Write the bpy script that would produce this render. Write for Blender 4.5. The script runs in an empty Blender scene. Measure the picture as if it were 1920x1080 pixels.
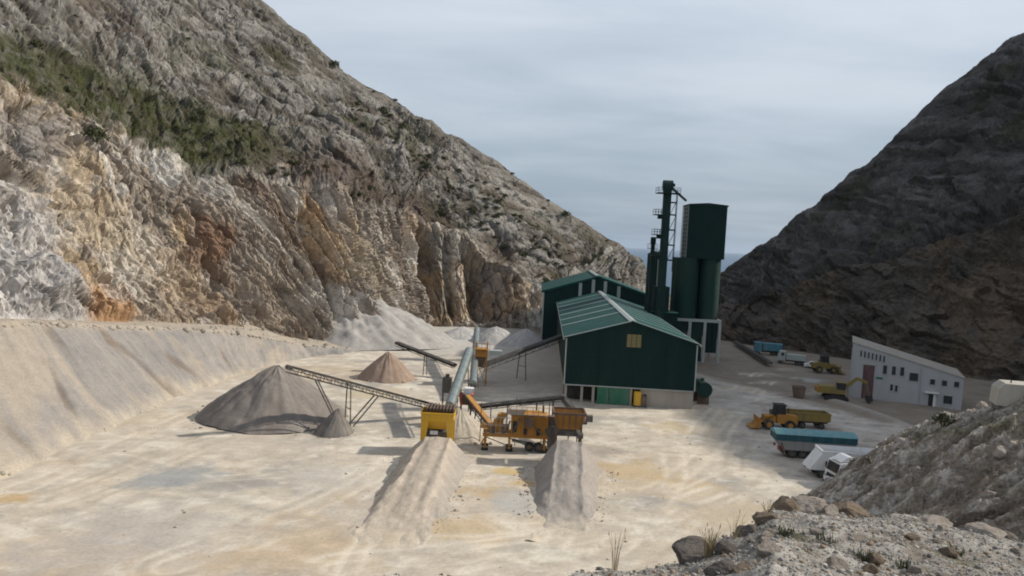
import bpy, math, random
import numpy as np
from mathutils import Vector, Matrix
R = math.radians
random.seed(7)
rng = np.random.default_rng(11)
scene = bpy.context.scene
col = scene.collection

# ------------------------------------------------------------------ camera
F = 1400.0                      # focal length in pixels of a 1920 wide picture
PITCH, ROLL = math.atan(90 / F), R(2.9)
CAM = np.array([0.0, 0.0, 25.0])
fwd = np.array([0, math.cos(PITCH), -math.sin(PITCH)])
up0 = np.array([0, math.sin(PITCH), math.cos(PITCH)])
rt0 = np.array([1.0, 0, 0])
rt = rt0 * math.cos(ROLL) + up0 * math.sin(ROLL)
up = up0 * math.cos(ROLL) - rt0 * math.sin(ROLL)
cam_d = bpy.data.cameras.new("camera"); cam = bpy.data.objects.new("camera", cam_d); col.objects.link(cam)
cam_d.sensor_width = 36; cam_d.lens = 36 * F / 1920; cam_d.clip_start = 0.1; cam_d.clip_end = 60000
m = Matrix.Identity(4)
for i in range(3):
    m[i][0], m[i][1], m[i][2], m[i][3] = rt[i], up[i], -fwd[i], CAM[i]
cam.matrix_world = m
scene.camera = cam

def ray(px, py):
    d = fwd + rt * (px - 960) / F + up * (540 - py) / F
    return d
def G(px, py, z=0.0):           # the point at height z seen at (px, py)
    d = ray(px, py); t = (z - CAM[2]) / d[2]; return CAM + d * t
def P(px, py, Y):               # the point at depth Y seen at (px, py)
    d = ray(px, py); return CAM + d * (Y / d[1])
def proj(V):
    q = V - CAM; w = q @ fwd
    w = np.where(np.abs(w) < 1e-3, 1e-3, w)
    return 960 + F * (q @ rt) / w, 540 - F * (q @ up) / w, w

# ------------------------------------------------------------------ light
SUN_EL, SUN_AZ = R(35), R(80)   # azimuth from +Y towards +X
sun_dir = Vector((math.sin(SUN_AZ) * math.cos(SUN_EL), math.cos(SUN_AZ) * math.cos(SUN_EL), math.sin(SUN_EL)))
sd = bpy.data.lights.new("sun", 'SUN'); sd.energy = 4.7; sd.angle = R(1.2); sd.color = (1.0, 0.93, 0.82)
so = bpy.data.objects.new("sun", sd); col.objects.link(so)
so.rotation_euler = sun_dir.to_track_quat('Z', 'Y').to_euler(); so.location = (200, 100, 200)

scene.view_settings.view_transform = 'Standard'
scene.view_settings.look = 'None'
scene.view_settings.exposure = 0.0
scene.view_settings.gamma = 1.0
scene.cycles.max_bounces = 5
scene.cycles.filter_width = 1.9

# ---- node helper
class NT:
    def __init__(s, tree):
        s.t = tree; s.n = tree.nodes; s.l = tree.links
    def new(s, typ, **kw):
        nd = s.n.new(typ)
        for k, v in kw.items():
            if k == 'ins':
                for i, x in v.items():
                    if hasattr(x, 'links'): s.l.new(x, nd.inputs[i])
                    else: nd.inputs[i].default_value = x
            else: setattr(nd, k, v)
        return nd
    def math(s, op, a, b=0.0, c=None, clamp=False):
        ins = {0: a, 1: b}
        if c is not None: ins[2] = c
        return s.new('ShaderNodeMath', operation=op, use_clamp=clamp, ins=ins).outputs[0]
    def noise(s, vec, scale, detail=4, rough=0.55, dist=0.0):
        return s.new('ShaderNodeTexNoise', ins={'Vector': vec, 'Scale': scale, 'Detail': detail, 'Roughness': rough, 'Distortion': dist}).outputs[0]
    def ramp(s, fac, stops):
        nd = s.new('ShaderNodeValToRGB', ins={0: fac}); cr = nd.color_ramp
        while len(cr.elements) < len(stops): cr.elements.new(0.5)
        for e, (p, c) in zip(cr.elements, stops):
            e.position = p; e.color = c if len(c) == 4 else (*c, 1)
        return nd.outputs[0]
    def mix(s, fac, a, b, blend='MIX'):
        nd = s.new('ShaderNodeMix', data_type='RGBA', blend_type=blend)
        for i, x in ((0, fac), (6, a), (7, b)):
            if hasattr(x, 'links'): s.l.new(x, nd.inputs[i])
            else: nd.inputs[i].default_value = x if i == 0 else (x if len(x) == 4 else (*x, 1))
        return nd.outputs[2]
    def smooth(s, x, a, b):
        nd = s.new('ShaderNodeMapRange', interpolation_type='SMOOTHSTEP', ins={0: x, 1: a, 2: b, 3: 0.0, 4: 1.0})
        return nd.outputs[0]

# ------------------------------------------------------------------ sky
w = bpy.data.worlds.new("World"); scene.world = w; w.use_nodes = True
t = NT(w.node_tree); t.n.clear()
sky = t.new('ShaderNodeTexSky', sky_type='NISHITA', sun_disc=False, sun_elevation=SUN_EL, sun_rotation=SUN_AZ,
            altitude=200, air_density=1.2, dust_density=2.0, ozone_density=1.0)
tc = t.new('ShaderNodeTexCoord')
sep = t.new('ShaderNodeSeparateXYZ', ins={0: tc.outputs['Generated']})
zc = t.math('MAXIMUM', sep.outputs[2], 0.0)
den = t.math('ADD', zc, 0.10)
cx = t.math('DIVIDE', sep.outputs[0], den); cy = t.math('DIVIDE', sep.outputs[1], den)
pv = t.new('ShaderNodeCombineXYZ', ins={0: cx, 1: cy, 2: 0.0}).outputs[0]
pm = t.new('ShaderNodeMapping', ins={0: pv, 2: (0, 0, R(-12)), 3: (0.6, 1.0, 1.0)}).outputs[0]
n1 = t.noise(pm, 1.1, 7, 0.55, 0.35)
n2 = t.noise(pm, 0.35, 4, 0.5, 0.2)
grad = t.ramp(zc, [(0.0, (3.3, 4.15, 5.15)), (0.05, (4.0, 4.8, 5.75)), (0.2, (5.6, 6.3, 7.15)), (0.33, (7.2, 7.8, 8.7)), (0.5, (6.0, 6.45, 7.2)), (1.0, (4.4, 4.75, 5.4))])
cl = t.smooth(t.math('ADD', t.math('MULTIPLY', n1, 0.5), t.math('MULTIPLY', n2, 0.6)), 0.42, 0.70)
bright = t.ramp(cl, [(0.0, (0.83, 0.865, 0.90)), (1.0, (1.20, 1.175, 1.145))])
cloud = t.mix(1.0, grad, bright, 'MULTIPLY')
skyc = t.mix(0.86, sky.outputs[0], cloud)
bg = t.new('ShaderNodeBackground', ins={0: skyc, 1: 0.1})
wo = t.new('ShaderNodeOutputWorld', ins={0: bg.outputs[0]})

# ------------------------------------------------------------------ noise in numpy
_perm = rng.permutation(256).astype(np.int64); _perm = np.concatenate([_perm, _perm, _perm])
_g = rng.normal(size=(256, 3)); _g /= np.linalg.norm(_g, axis=1)[:, None]
def pn(x, y, z=0.0):
    x, y, z = np.broadcast_arrays(np.asarray(x, float), np.asarray(y, float), np.asarray(z, float))
    xi, yi, zi = np.floor(x).astype(np.int64), np.floor(y).astype(np.int64), np.floor(z).astype(np.int64)
    xf, yf, zf = x - xi, y - yi, z - zi
    u, v, ww = (q * q * q * (q * (q * 6 - 15) + 10) for q in (xf, yf, zf))
    xi &= 255; yi &= 255; zi &= 255
    out = 0
    for dx in (0, 1):
        for dy in (0, 1):
            for dz in (0, 1):
                h = _perm[_perm[_perm[(xi + dx) & 255] + ((yi + dy) & 255)] + ((zi + dz) & 255)]
                g = _g[h]
                d = g[..., 0] * (xf - dx) + g[..., 1] * (yf - dy) + g[..., 2] * (zf - dz)
                wt = (u if dx else 1 - u) * (v if dy else 1 - v) * (ww if dz else 1 - ww)
                out = out + d * wt
    return out * 1.5
def fbm(x, y, z=0.0, o=4, gain=0.5, lac=2.03):
    a, f, s = 1.0, 1.0, 0
    for i in range(o):
        s = s + a * pn(x * f + 17.3 * i, y * f - 9.1 * i, z * f + 5.7 * i if not np.isscalar(z) or z else 3.3 * i); a *= gain; f *= lac
    return s
def ridged(x, y, z=0.0, o=4, gain=0.5, lac=2.1):
    a, f, s, n = 1.0, 1.0, 0, 0
    for i in range(o):
        s = s + a * (1 - 2.2 * np.abs(pn(x * f + 11.3 * i, y * f - 7.1 * i, z * f + 2.7 * i if not np.isscalar(z) or z else 1.3 * i))); n += a; a *= gain; f *= lac
    return s / n
def facets(u, v, seed=0):
    # broken blocks: nearest jittered cell, each with its own height and tilt
    iu, iv = np.floor(u).astype(np.int64), np.floor(v).astype(np.int64)
    best = np.full(u.shape, 1e9); sec = np.full(u.shape, 1e9); val = np.zeros(u.shape); rid = np.zeros(u.shape)
    for du in (-1, 0, 1):
        for dv in (-1, 0, 1):
            a, b_ = iu + du, iv + dv
            h = _perm[(_perm[(a + seed) & 255] + b_) & 255]
            h2 = _perm[(h + 37) & 255]; h3 = _perm[(h2 + 91) & 255]; h4 = _perm[(h3 + 13) & 255]; h5 = _perm[(h4 + 59) & 255]
            cu, cv = a + h / 255.0, b_ + h2 / 255.0
            d = (u - cu) ** 2 + (v - cv) ** 2
            vv_ = (h3 / 255.0 - 0.5) + (h4 / 255.0 - 0.5) * 1.1 * (u - cu) + (h5 / 255.0 - 0.3) * 1.3 * (v - cv)
            nb_ = d < best
            sec = np.where(nb_, best, np.minimum(sec, d)); val = np.where(nb_, vv_, val); rid = np.where(nb_, h / 255.0, rid); best = np.where(nb_, d, best)
    return val, rid, np.sqrt(sec) - np.sqrt(best)
def sst(x, a, b):
    q = np.clip((x - a) / (b - a), 0, 1); return q * q * (3 - 2 * q)
def lerp(a, b, f):
    return a + (b - a) * f
def cmix(c, colr, f):
    return c + (np.array(colr) - c) * np.clip(f, 0, 1)[..., None]
def gsm(a, sig):
    k = np.exp(-0.5 * (np.arange(-int(3 * sig), int(3 * sig) + 1) / sig) ** 2); k /= k.sum(); r = len(k) // 2
    ap = np.concatenate([np.repeat(a[:1], r, 0), a, np.repeat(a[-1:], r, 0)])
    return np.stack([np.convolve(ap[:, i], k, 'valid') for i in range(a.shape[1])], 1)

# ------------------------------------------------------------------ object helpers
def tag(o, label=None, cat=None, group=None, kind=None):
    for k, v in (('label', label), ('category', cat), ('group', group), ('kind', kind)):
        if v: o[k] = v
    return o
def empty(name, loc, rz=0.0, label=None, cat=None, group=None):
    o = bpy.data.objects.new(name, None); col.objects.link(o)
    o.location = loc; o.rotation_euler = (0, 0, rz); o.empty_display_size = 0.3
    return tag(o, label, cat, group)
def grid(name, V, mat, tint=None, smooth=True, parent=None, roll=0):
    n, mm = V.shape[:2]
    me = bpy.data.meshes.new(name)
    me.vertices.add(n * mm); me.vertices.foreach_set('co', V.reshape(-1).astype(np.float32))
    i = np.arange(n * mm).reshape(n, mm)
    q = np.stack([i[:-1, :-1], i[1:, :-1], i[1:, 1:], i[:-1, 1:]], -1).reshape(-1, 4)
    q = np.roll(q, roll, axis=1); nf = len(q)
    me.loops.add(nf * 4); me.loops.foreach_set('vertex_index', q.reshape(-1).astype(np.int32))
    me.polygons.add(nf); me.polygons.foreach_set('loop_start', np.arange(0, nf * 4, 4, dtype=np.int32))
    me.polygons.foreach_set('loop_total', np.full(nf, 4, np.int32))
    me.polygons.foreach_set('use_smooth', np.full(nf, smooth, bool))
    me.update(calc_edges=True)
    if tint is not None:
        a = me.attributes.new('tint', 'FLOAT_COLOR', 'POINT')
        c = np.ones((n * mm, 4), np.float32); c[:, :3] = np.clip(tint.reshape(-1, 3), 0.005, 0.95)
        a.data.foreach_set('color', c.reshape(-1))
    me.materials.append(mat)
    o = bpy.data.objects.new(name, me); col.objects.link(o)
    if parent: o.parent = parent
    return o
class MB:
    def __init__(s, o=(0, 0, 0)):
        s.v = []; s.f = []; s.o = np.array(o, float)
    def add(s, vs, fs):
        b = len(s.v); s.v += [tuple(float(q) for q in x) for x in vs]; s.f += [tuple(b + i for i in f) for f in fs]; return s
    def box(s, c, d, rz=0.0, tx=0.0):
        x, y, z = (q / 2 for q in d); vs = []
        for dz in (-z, z):
            k = 1.0 - (tx if dz > 0 else 0)
            for sx, sy in ((-1, -1), (1, -1), (1, 1), (-1, 1)):
                px, py = sx * x * k, sy * y * k
                vs.append((c[0] + px * math.cos(rz) - py * math.sin(rz), c[1] + px * math.sin(rz) + py * math.cos(rz), c[2] + dz))
        return s.add(vs, [(3, 2, 1, 0), (4, 5, 6, 7), (0, 1, 5, 4), (1, 2, 6, 5), (2, 3, 7, 6), (3, 0, 4, 7)])
    def bb(s, x0, x1, y0, y1, z0, z1):
        return s.box(((x0 + x1) / 2, (y0 + y1) / 2, (z0 + z1) / 2), (x1 - x0, y1 - y0, z1 - z0))
    def beam(s, p, q, wd, h):
        p, q = Vector(p), Vector(q); d = (q - p).normalized()
        sd_ = d.cross(Vector((0, 0, 1)))
        if sd_.length < 1e-3: sd_ = Vector((1, 0, 0))
        sd_.normalize(); u = sd_.cross(d)
        vs = []
        for e in (p, q):
            for a, b in ((-1, -1), (1, -1), (1, 1), (-1, 1)):
                vs.append(e + sd_ * a * wd / 2 + u * b * h / 2)
        return s.add(vs, [(3, 2, 1, 0), (4, 5, 6, 7), (0, 1, 5, 4), (1, 2, 6, 5), (2, 3, 7, 6), (3, 0, 4, 7)])
    def tube(s, p, q, r, n=10, r2=None, cap=True):
        p, q = Vector(p), Vector(q); d = (q - p).normalized(); r2 = r if r2 is None else r2
        a = d.cross(Vector((0, 0, 1)))
        if a.length < 1e-3: a = Vector((1, 0, 0))
        a.normalize(); b = d.cross(a)
        vs = []
        for e, rr in ((p, r), (q, r2)):
            for i in range(n):
                th = 2 * math.pi * i / n; vs.append(e + a * math.cos(th) * rr + b * math.sin(th) * rr)
        fs = [(i, (i + 1) % n, n + (i + 1) % n, n + i) for i in range(n)]
        if cap: fs += [tuple(range(n - 1, -1, -1)), tuple(range(n, 2 * n))]
        return s.add(vs, fs)
    def prism(s, poly, axis, a, b):      # polygon in the two other axes, extruded along axis from a to b
        n = len(poly); vs = []
        for e in (a, b):
            for (u, v) in poly:
                vs.append({'x': (e, u, v), 'y': (u, e, v), 'z': (u, v, e)}[axis])
        fs = [(i, (i + 1) % n, n + (i + 1) % n, n + i) for i in range(n)] + [tuple(range(n - 1, -1, -1)), tuple(range(n, 2 * n))]
        return s.add(vs, fs)
    def half_pipe(s, p, q, r, n=8, skirt=0.0):  # an upright arched cover along p-q
        p, q = Vector(p), Vector(q); d = (q - p).normalized(); sd_ = d.cross(Vector((0, 0, 1))).normalized(); u = sd_.cross(d)
        vs = []
        for e in (p, q):
            vs.append(e - sd_ * r - u * skirt)
            for i in range(n + 1):
                th = math.pi * (1 - i / n); vs.append(e + sd_ * math.cos(th) * r + u * math.sin(th) * r)
            vs.append(e + sd_ * r - u * skirt)
        k = n + 3
        fs = [(i, i + 1, k + i + 1, k + i) for i in range(k - 1)] + [(k - 1, 0, k, 2 * k - 1), tuple(range(k)), tuple(range(2 * k - 1, k - 1, -1))]
        return s.add(vs, fs)
    def build(s, name, mat, parent=None, smooth=False):
        me = bpy.data.meshes.new(name)
        me.from_pydata([tuple(np.array(v) - s.o) for v in s.v], [], s.f); me.materials.append(mat)
        import bmesh
        bm = bmesh.new(); bm.from_mesh(me); bmesh.ops.recalc_face_normals(bm, faces=bm.faces); bm.to_mesh(me); bm.free()
        if smooth:
            me.polygons.foreach_set('use_smooth', np.ones(len(me.polygons), bool))
            me.set_sharp_from_angle(angle=R(40))
        o = bpy.data.objects.new(name, me); col.objects.link(o)
        if parent: o.parent = parent
        return o
def copy_tree(o, parent=None):
    c = o.copy(); col.objects.link(c)
    if parent: c.parent = parent
    for ch in list(o.children): copy_tree(ch, c)
    return c

# ------------------------------------------------------------------ materials
def terrain_mat(name, fine=2.5, amt=0.35, bump=0.4, bdist=0.15, coarse=0.4, contrast=(0.3, 0.7)):
    mt = bpy.data.materials.new(name); mt.use_nodes = True; t = NT(mt.node_tree); t.n.clear()
    tcn = t.new('ShaderNodeTexCoord').outputs['Object']
    at = t.new('ShaderNodeAttribute', attribute_name='tint').outputs['Color']
    a = t.noise(tcn, fine, 6, 0.65); b = t.noise(tcn, coarse, 5, 0.6, 0.6)
    fa = t.smooth(a, *contrast); fb = t.smooth(b, *contrast)
    k = t.math('ADD', t.math('MULTIPLY', fa, 0.6), t.math('MULTIPLY', fb, 0.4))
    lo, hi = 1 - amt, 1 + amt * 0.9
    br = t.ramp(k, [(0.0, (lo, lo, lo)), (1.0, (hi, hi * 0.99, hi * 0.97))])
    c = t.mix(1.0, at, br, 'MULTIPLY')
    bp = t.new('ShaderNodeBump', ins={'Strength': bump, 'Distance': bdist, 'Height': t.math('ADD', a, t.math('MULTIPLY', b, 0.6))})
    pr = t.new('ShaderNodeBsdfPrincipled', ins={'Base Color': c, 'Roughness': 0.95, 'Specular IOR Level': 0.15, 'Normal': bp.outputs[0]})
    t.new('ShaderNodeOutputMaterial', ins={0: pr.outputs[0]})
    return mt
def paint(name, c, rough=0.6, metal=0.0, dirt=(0.34, 0.30, 0.25), damt=0.35, scale=1.2, rib=None, bump=0.15, spec=0.4):
    mt = bpy.data.materials.new(name); mt.use_nodes = True; t = NT(mt.node_tree); t.n.clear()
    tcn = t.new('ShaderNodeTexCoord').outputs['Object']
    st = t.new('ShaderNodeMapping', ins={0: tcn, 3: (1.0, 1.0, 0.25)}).outputs[0]
    a = t.noise(st, scale, 6, 0.65, 0.3); b = t.noise(tcn, scale * 6, 4, 0.6)
    f = t.math('MULTIPLY', t.smooth(t.math('ADD', t.math('MULTIPLY', a, 0.7), t.math('MULTIPLY', b, 0.3)), 0.42, 0.72), damt)
    v = t.math('ADD', 0.8, t.math('MULTIPLY', b, 0.4))
    base = t.mix(1.0, (*c, 1), t.new('ShaderNodeCombineXYZ', ins={0: v, 1: v, 2: v}).outputs[0], 'MULTIPLY')
    cc = t.mix(f, base, (*dirt, 1))
    h = b
    if rib:
        ax, sp = rib
        sp_ = t.new('ShaderNodeSeparateXYZ', ins={0: tcn}).outputs[ax]
        wv = t.math('PINGPONG', sp_, sp / 2)
        h = t.math('ADD', t.math('MULTIPLY', t.smooth(wv, sp * 0.12, sp * 0.3), 1.0), t.math('MULTIPLY', b, 0.2))
    bp = t.new('ShaderNodeBump', ins={'Strength': bump if not rib else 0.5, 'Distance': 0.05, 'Height': h})
    pr = t.new('ShaderNodeBsdfPrincipled', ins={'Base Color': cc, 'Roughness': t.math('ADD', rough, t.math('MULTIPLY', f, 0.3), clamp=True), 'Metallic': metal, 'Specular IOR Level': spec, 'Normal': bp.outputs[0]})
    t.new('ShaderNodeOutputMaterial', ins={0: pr.outputs[0]})
    return mt
M = {}
M['rock'] = terrain_mat('cliff_rock', fine=1.6, amt=0.38, bump=0.6, bdist=0.3, coarse=0.4)
M['dark_rock'] = terrain_mat('mountain_rock', fine=1.2, amt=0.5, bump=0.8, bdist=0.5, coarse=0.25)  # darker grey rock of the right mountain
M['sand'] = terrain_mat('quarry_floor', fine=3.0, amt=0.16, bump=0.25, bdist=0.06, coarse=0.35)
M['bench'] = terrain_mat('gravel_bank', fine=4.0, amt=0.22, bump=0.4, bdist=0.08, coarse=0.5)
M['heap'] = terrain_mat('heap_aggregate', fine=6.0, amt=0.25, bump=0.5, bdist=0.06, coarse=0.9)
M['near'] = terrain_mat('stony_soil', fine=16.0, amt=0.45, bump=0.8, bdist=0.04, coarse=3.0)
M['bank'] = terrain_mat('spoil_rubble', fine=4.0, amt=0.6, bump=0.9, bdist=0.3, coarse=0.8)
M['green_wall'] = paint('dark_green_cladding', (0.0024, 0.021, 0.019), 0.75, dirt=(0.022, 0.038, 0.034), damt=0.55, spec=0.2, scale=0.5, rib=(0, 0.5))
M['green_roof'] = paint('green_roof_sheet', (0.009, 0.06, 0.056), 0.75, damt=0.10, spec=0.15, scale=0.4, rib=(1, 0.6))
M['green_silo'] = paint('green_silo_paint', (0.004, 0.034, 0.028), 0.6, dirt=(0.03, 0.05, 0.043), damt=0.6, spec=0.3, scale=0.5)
M['green_steel'] = paint('dark_green_steel', (0.004, 0.024, 0.022), 0.7, damt=0.04, spec=0.25)
M['trim'] = paint('pale_trim', (0.33, 0.37, 0.355), 0.5, damt=0.3)
M['concrete'] = paint('concrete', (0.36, 0.33, 0.29), 0.9, dirt=(0.25, 0.21, 0.17), damt=0.6, scale=0.7)
M['dark'] = paint('dark_opening', (0.02, 0.02, 0.022), 0.8, damt=0.1)
M['dark_fill'] = paint('painted_dark_interior', (0.03, 0.03, 0.03), 0.9, damt=0.2)  # near black colour in place of the shade under the hall
M['bright_green'] = paint('faded_green_paint', (0.03, 0.15, 0.09), 0.6, damt=0.2)
M['yellow'] = paint('machine_yellow', (0.62, 0.36, 0.02), 0.5, damt=0.35, dirt=(0.42, 0.33, 0.2))
M['orange'] = paint('worn_orange_yellow', (0.38, 0.175, 0.025), 0.7, damt=0.85, dirt=(0.20, 0.135, 0.075), scale=1.8)
M['olive'] = paint('olive_yellow', (0.22, 0.16, 0.04), 0.65, damt=0.6, dirt=(0.14, 0.12, 0.085))
M['red'] = paint('machine_red', (0.42, 0.07, 0.04), 0.55, damt=0.3)
M['steel'] = paint('dusty_dark_steel', (0.07, 0.065, 0.06), 0.7, damt=0.4, dirt=(0.25, 0.22, 0.18))
M['belt'] = paint('conveyor_belt', (0.035, 0.033, 0.032), 0.85, damt=0.4, dirt=(0.22, 0.2, 0.17))
M['galv'] = paint('galvanised_cover', (0.24, 0.285, 0.28), 0.42, metal=0.6, damt=0.4)
M['tyre'] = paint('tyre_rubber', (0.02, 0.02, 0.02), 0.9, damt=0.35)
M['white'] = paint('white_vehicle_paint', (0.70, 0.71, 0.72), 0.5, damt=0.5, dirt=(0.48, 0.44, 0.38))
M['teal'] = paint('teal_tarpaulin', (0.11, 0.27, 0.30), 0.65, damt=0.55, dirt=(0.34, 0.38, 0.39))  # lightened, the lit look of the trailer top is put into this colour
M['teal_side'] = paint('dark_teal_panel', (0.006, 0.06, 0.08), 0.6, damt=0.15)
M['grey_body'] = paint('grey_trailer_steel', (0.22, 0.22, 0.22), 0.6, damt=0.4)
M['glass'] = paint('dark_window_glass', (0.02, 0.023, 0.028), 0.15, damt=0.08, spec=0.6)
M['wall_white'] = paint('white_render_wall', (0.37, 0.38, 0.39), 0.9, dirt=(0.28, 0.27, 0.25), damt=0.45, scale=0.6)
M['door_red'] = paint('maroon_door', (0.10, 0.045, 0.05), 0.7, damt=0.3)
M['brown'] = paint('rusty_brown_steel', (0.11, 0.07, 0.05), 0.8, damt=0.3)
M['blue'] = paint('blue_truck_paint', (0.05, 0.18, 0.24), 0.5, damt=0.35)
M['lamp_red'] = paint('red_lamp_lens', (0.35, 0.03, 0.02), 0.3, damt=0.1)
M['vent'] = paint('yellowed_louvre', (0.30, 0.26, 0.10), 0.6, damt=0.3)
M['block'] = paint('weathered_block', (0.42, 0.39, 0.34), 0.9, dirt=(0.24, 0.26, 0.21), damt=0.8, scale=0.9, bump=0.5)
M['boulder'] = paint('boulder_stone', (0.34, 0.30, 0.26), 0.95, dirt=(0.17, 0.12, 0.075), damt=0.85, scale=2.5, bump=0.8)
M['boulder_brown'] = paint('brown_boulder_stone', (0.21, 0.16, 0.115), 0.95, dirt=(0.10, 0.075, 0.045), damt=0.8, scale=3.0, bump=0.8)
M['boulder_dark'] = paint('dark_boulder_stone', (0.15, 0.13, 0.115), 0.95, dirt=(0.08, 0.06, 0.05), damt=0.7, scale=3.0, bump=0.8)
M['leaf'] = paint('shrub_leaf', (0.05, 0.058, 0.024), 0.8, dirt=(0.10, 0.095, 0.045), damt=0.6, scale=4)
M['dry'] = paint('dry_grass', (0.30, 0.24, 0.13), 0.9, dirt=(0.16, 0.13, 0.06), damt=0.6, scale=5)
M['chip'] = terrain_mat('gravel_chip', fine=9.0, amt=0.3, bump=0.4, bdist=0.02, coarse=2.0)

# ================================================================== TERRAIN
def interp_row(pts, S):
    pts = np.array([list(p) for p in pts], float); s0 = np.arange(len(pts))
    return np.stack([np.interp(S, s0, pts[:, i]) for i in range(3)], 1)
def normals(V):
    du = np.gradient(V, axis=0); dv = np.gradient(V, axis=1)
    n = np.cross(du, dv); return n / (np.linalg.norm(n, axis=-1, keepdims=True) + 1e-9)
def stain_shade_patch(V, c, tint, px, py, rad, colr, amt=1.0, warp=0.5, wf=0.3, sq=(1, 1, 1)):
    X, Y, D = proj(V.reshape(-1, 3)); d2 = (X - px) ** 2 + (Y - py) ** 2 + np.where(D < 1, 1e9, 0)
    ctr = V.reshape(-1, 3)[np.argmin(d2)]
    q = (V - ctr) / np.array(sq) / rad
    r = np.linalg.norm(q, axis=-1) + warp * fbm(V[..., 0] * wf, V[..., 1] * wf, V[..., 2] * wf + 0.01, 4, 0.6)
    return cmix(tint, colr, amt * (1 - sst(r, 0.55, 1.1)))

# ---------------- quarry floor and beyond: one sheet
def axis(segs):
    out = []
    for a, b, st in segs: out.append(np.arange(a, b, st))
    out.append([segs[-1][1]]); return np.concatenate(out)
gx = axis([(-6000, -600, 300), (-600, -90, 15), (-90, -62, 1.0), (-62, 60, 0.34), (60, 130, 1.0), (130, 600, 15), (600, 6000, 300)])
gy = axis([(-400, 20, 15), (20, 50, 1.0), (50, 130, 0.36), (130, 215, 0.6), (215, 400, 4), (400, 1000, 30), (1000, 12000, 500)])
XX, YY = np.meshgrid(gx, gy, indexing='ij')
def floor_z(X, Y):
    z = 0.22 * fbm(X * 0.05, Y * 0.05, 0.0, 3) + 0.05 * fbm(X * 0.45, Y * 0.45, 0.0, 3)
    return z - 150 * sst(Y, 240, 700)
GZ = floor_z(XX, YY)
GV = np.stack([XX, YY, GZ], -1)
c = np.zeros(GV.shape) + np.array((0.475, 0.418, 0.345))
n_ = fbm(XX * 0.06, YY * 0.09, 0.0, 5, 0.55); n2_ = fbm(XX * 0.15 + 40, YY * 0.22, 0.0, 5, 0.6); n3_ = fbm(XX * 0.03 - 20, YY * 0.05 + 9, 0.0, 4, 0.5)
c = cmix(c, (0.40, 0.365, 0.315), sst(n_, -0.05, 0.45) * 0.9)
c = cmix(c, (0.60, 0.55, 0.465), sst(n2_, 0.0, 0.5) * 0.9)
c = cmix(c, (0.41, 0.32, 0.22), sst(n3_ + 0.35 * n2_, 0.18, 0.6) * 0.6)
c = cmix(c, (0.30, 0.285, 0.265), sst(-n2_ + 0.4 * n_, 0.3, 0.8) * 0.6)
mt_ = fbm(XX * 0.35 + 50, YY * 0.5, 0.0, 5, 0.65); mt2 = fbm(XX * 0.9 - 30, YY * 1.2, 0.0, 4, 0.65)
c = cmix(c, (0.36, 0.315, 0.26), sst(mt_ + 0.4 * n2_, 0.15, 0.7) * 0.6)
c = cmix(c, (0.62, 0.58, 0.51), sst(-mt_ + 0.3 * mt2, 0.25, 0.7) * 0.55)
c = cmix(c, (0.30, 0.265, 0.22), sst(mt2, 0.35, 0.8) * 0.35)
# grey working yard towards the back and right
c = cmix(c, (0.36, 0.325, 0.285), sst(YY + 6 * n_, 118, 134) * sst(XX + 5 * n2_, -8, 2) * 0.85)
c = cmix(c, (0.43, 0.395, 0.355), sst(XX + 6 * n_, 29, 36) * 0.9); c = cmix(c, (0.56, 0.525, 0.48), sst(XX, 27, 33) * sst(n2_ + 0.35 * fbm(XX * 0.5, YY * 0.5, 0.0, 4, 0.6), 0.2, 0.55) * 0.8); c = cmix(c, (0.27, 0.245, 0.215), sst(XX, 27, 33) * sst(-n2_ + 0.5 * fbm(XX * 0.4 + 9, YY * 0.4, 0.0, 4, 0.6), 0.25, 0.6) * 0.7)
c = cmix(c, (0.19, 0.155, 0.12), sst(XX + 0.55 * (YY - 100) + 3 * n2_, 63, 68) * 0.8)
c = cmix(c, (0.42, 0.40, 0.37), sst(YY + 5 * n_, 150, 165) * sst(-XX + 4 * n2_, -4, 2) * 0.9)
for (px, py, rad, cc, am) in [(322, 895, 4.6, (0.29, 0.295, 0.295), 0.9), (455, 905, 2.6, (0.28, 0.255, 0.235), 0.6), (1185, 880, 5.0, (0.44, 0.335, 0.195), 0.7), (1280, 905, 3.4, (0.44, 0.31, 0.16), 0.55),
        (870, 990, 4.2, (0.45, 0.35, 0.225), 0.8), (905, 925, 3.0, (0.46, 0.33, 0.18), 0.6), (960, 940, 3.4, (0.36, 0.36, 0.35), 0.7), (985, 905, 1.8, (0.47, 0.33, 0.15), 0.75), (945, 884, 1.6, (0.47, 0.34, 0.14), 0.75),
        (1130, 845, 3.0, (0.33, 0.29, 0.25), 0.7), (250, 1010, 9, (0.39, 0.36, 0.33), 0.6), (560, 1040, 7, (0.45, 0.34, 0.22), 0.4), (1380, 970, 6, (0.46, 0.385, 0.28), 0.7), (1260, 800, 4, (0.45, 0.36, 0.22), 0.6),
        (700, 960, 5, (0.40, 0.37, 0.34), 0.5), (480, 835, 5, (0.44, 0.38, 0.32), 0.6), (1000, 848, 3, (0.40, 0.41, 0.38), 0.6), (640, 900, 6, (0.47, 0.44, 0.40), 0.6), (850, 735, 5, (0.36, 0.32, 0.27), 0.5),
        (820, 640, 9, (0.44, 0.43, 0.41), 0.8), (700, 735, 5, (0.46, 0.39, 0.28), 0.7), (1520, 712, 3, (0.42, 0.43, 0.41), 0.7), (30, 935, 2.2, (0.40, 0.25, 0.09), 0.7)]:
    c = stain_shade_patch(GV, c, c, px, py, rad, cc, am, 0.55, 0.25)
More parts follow.
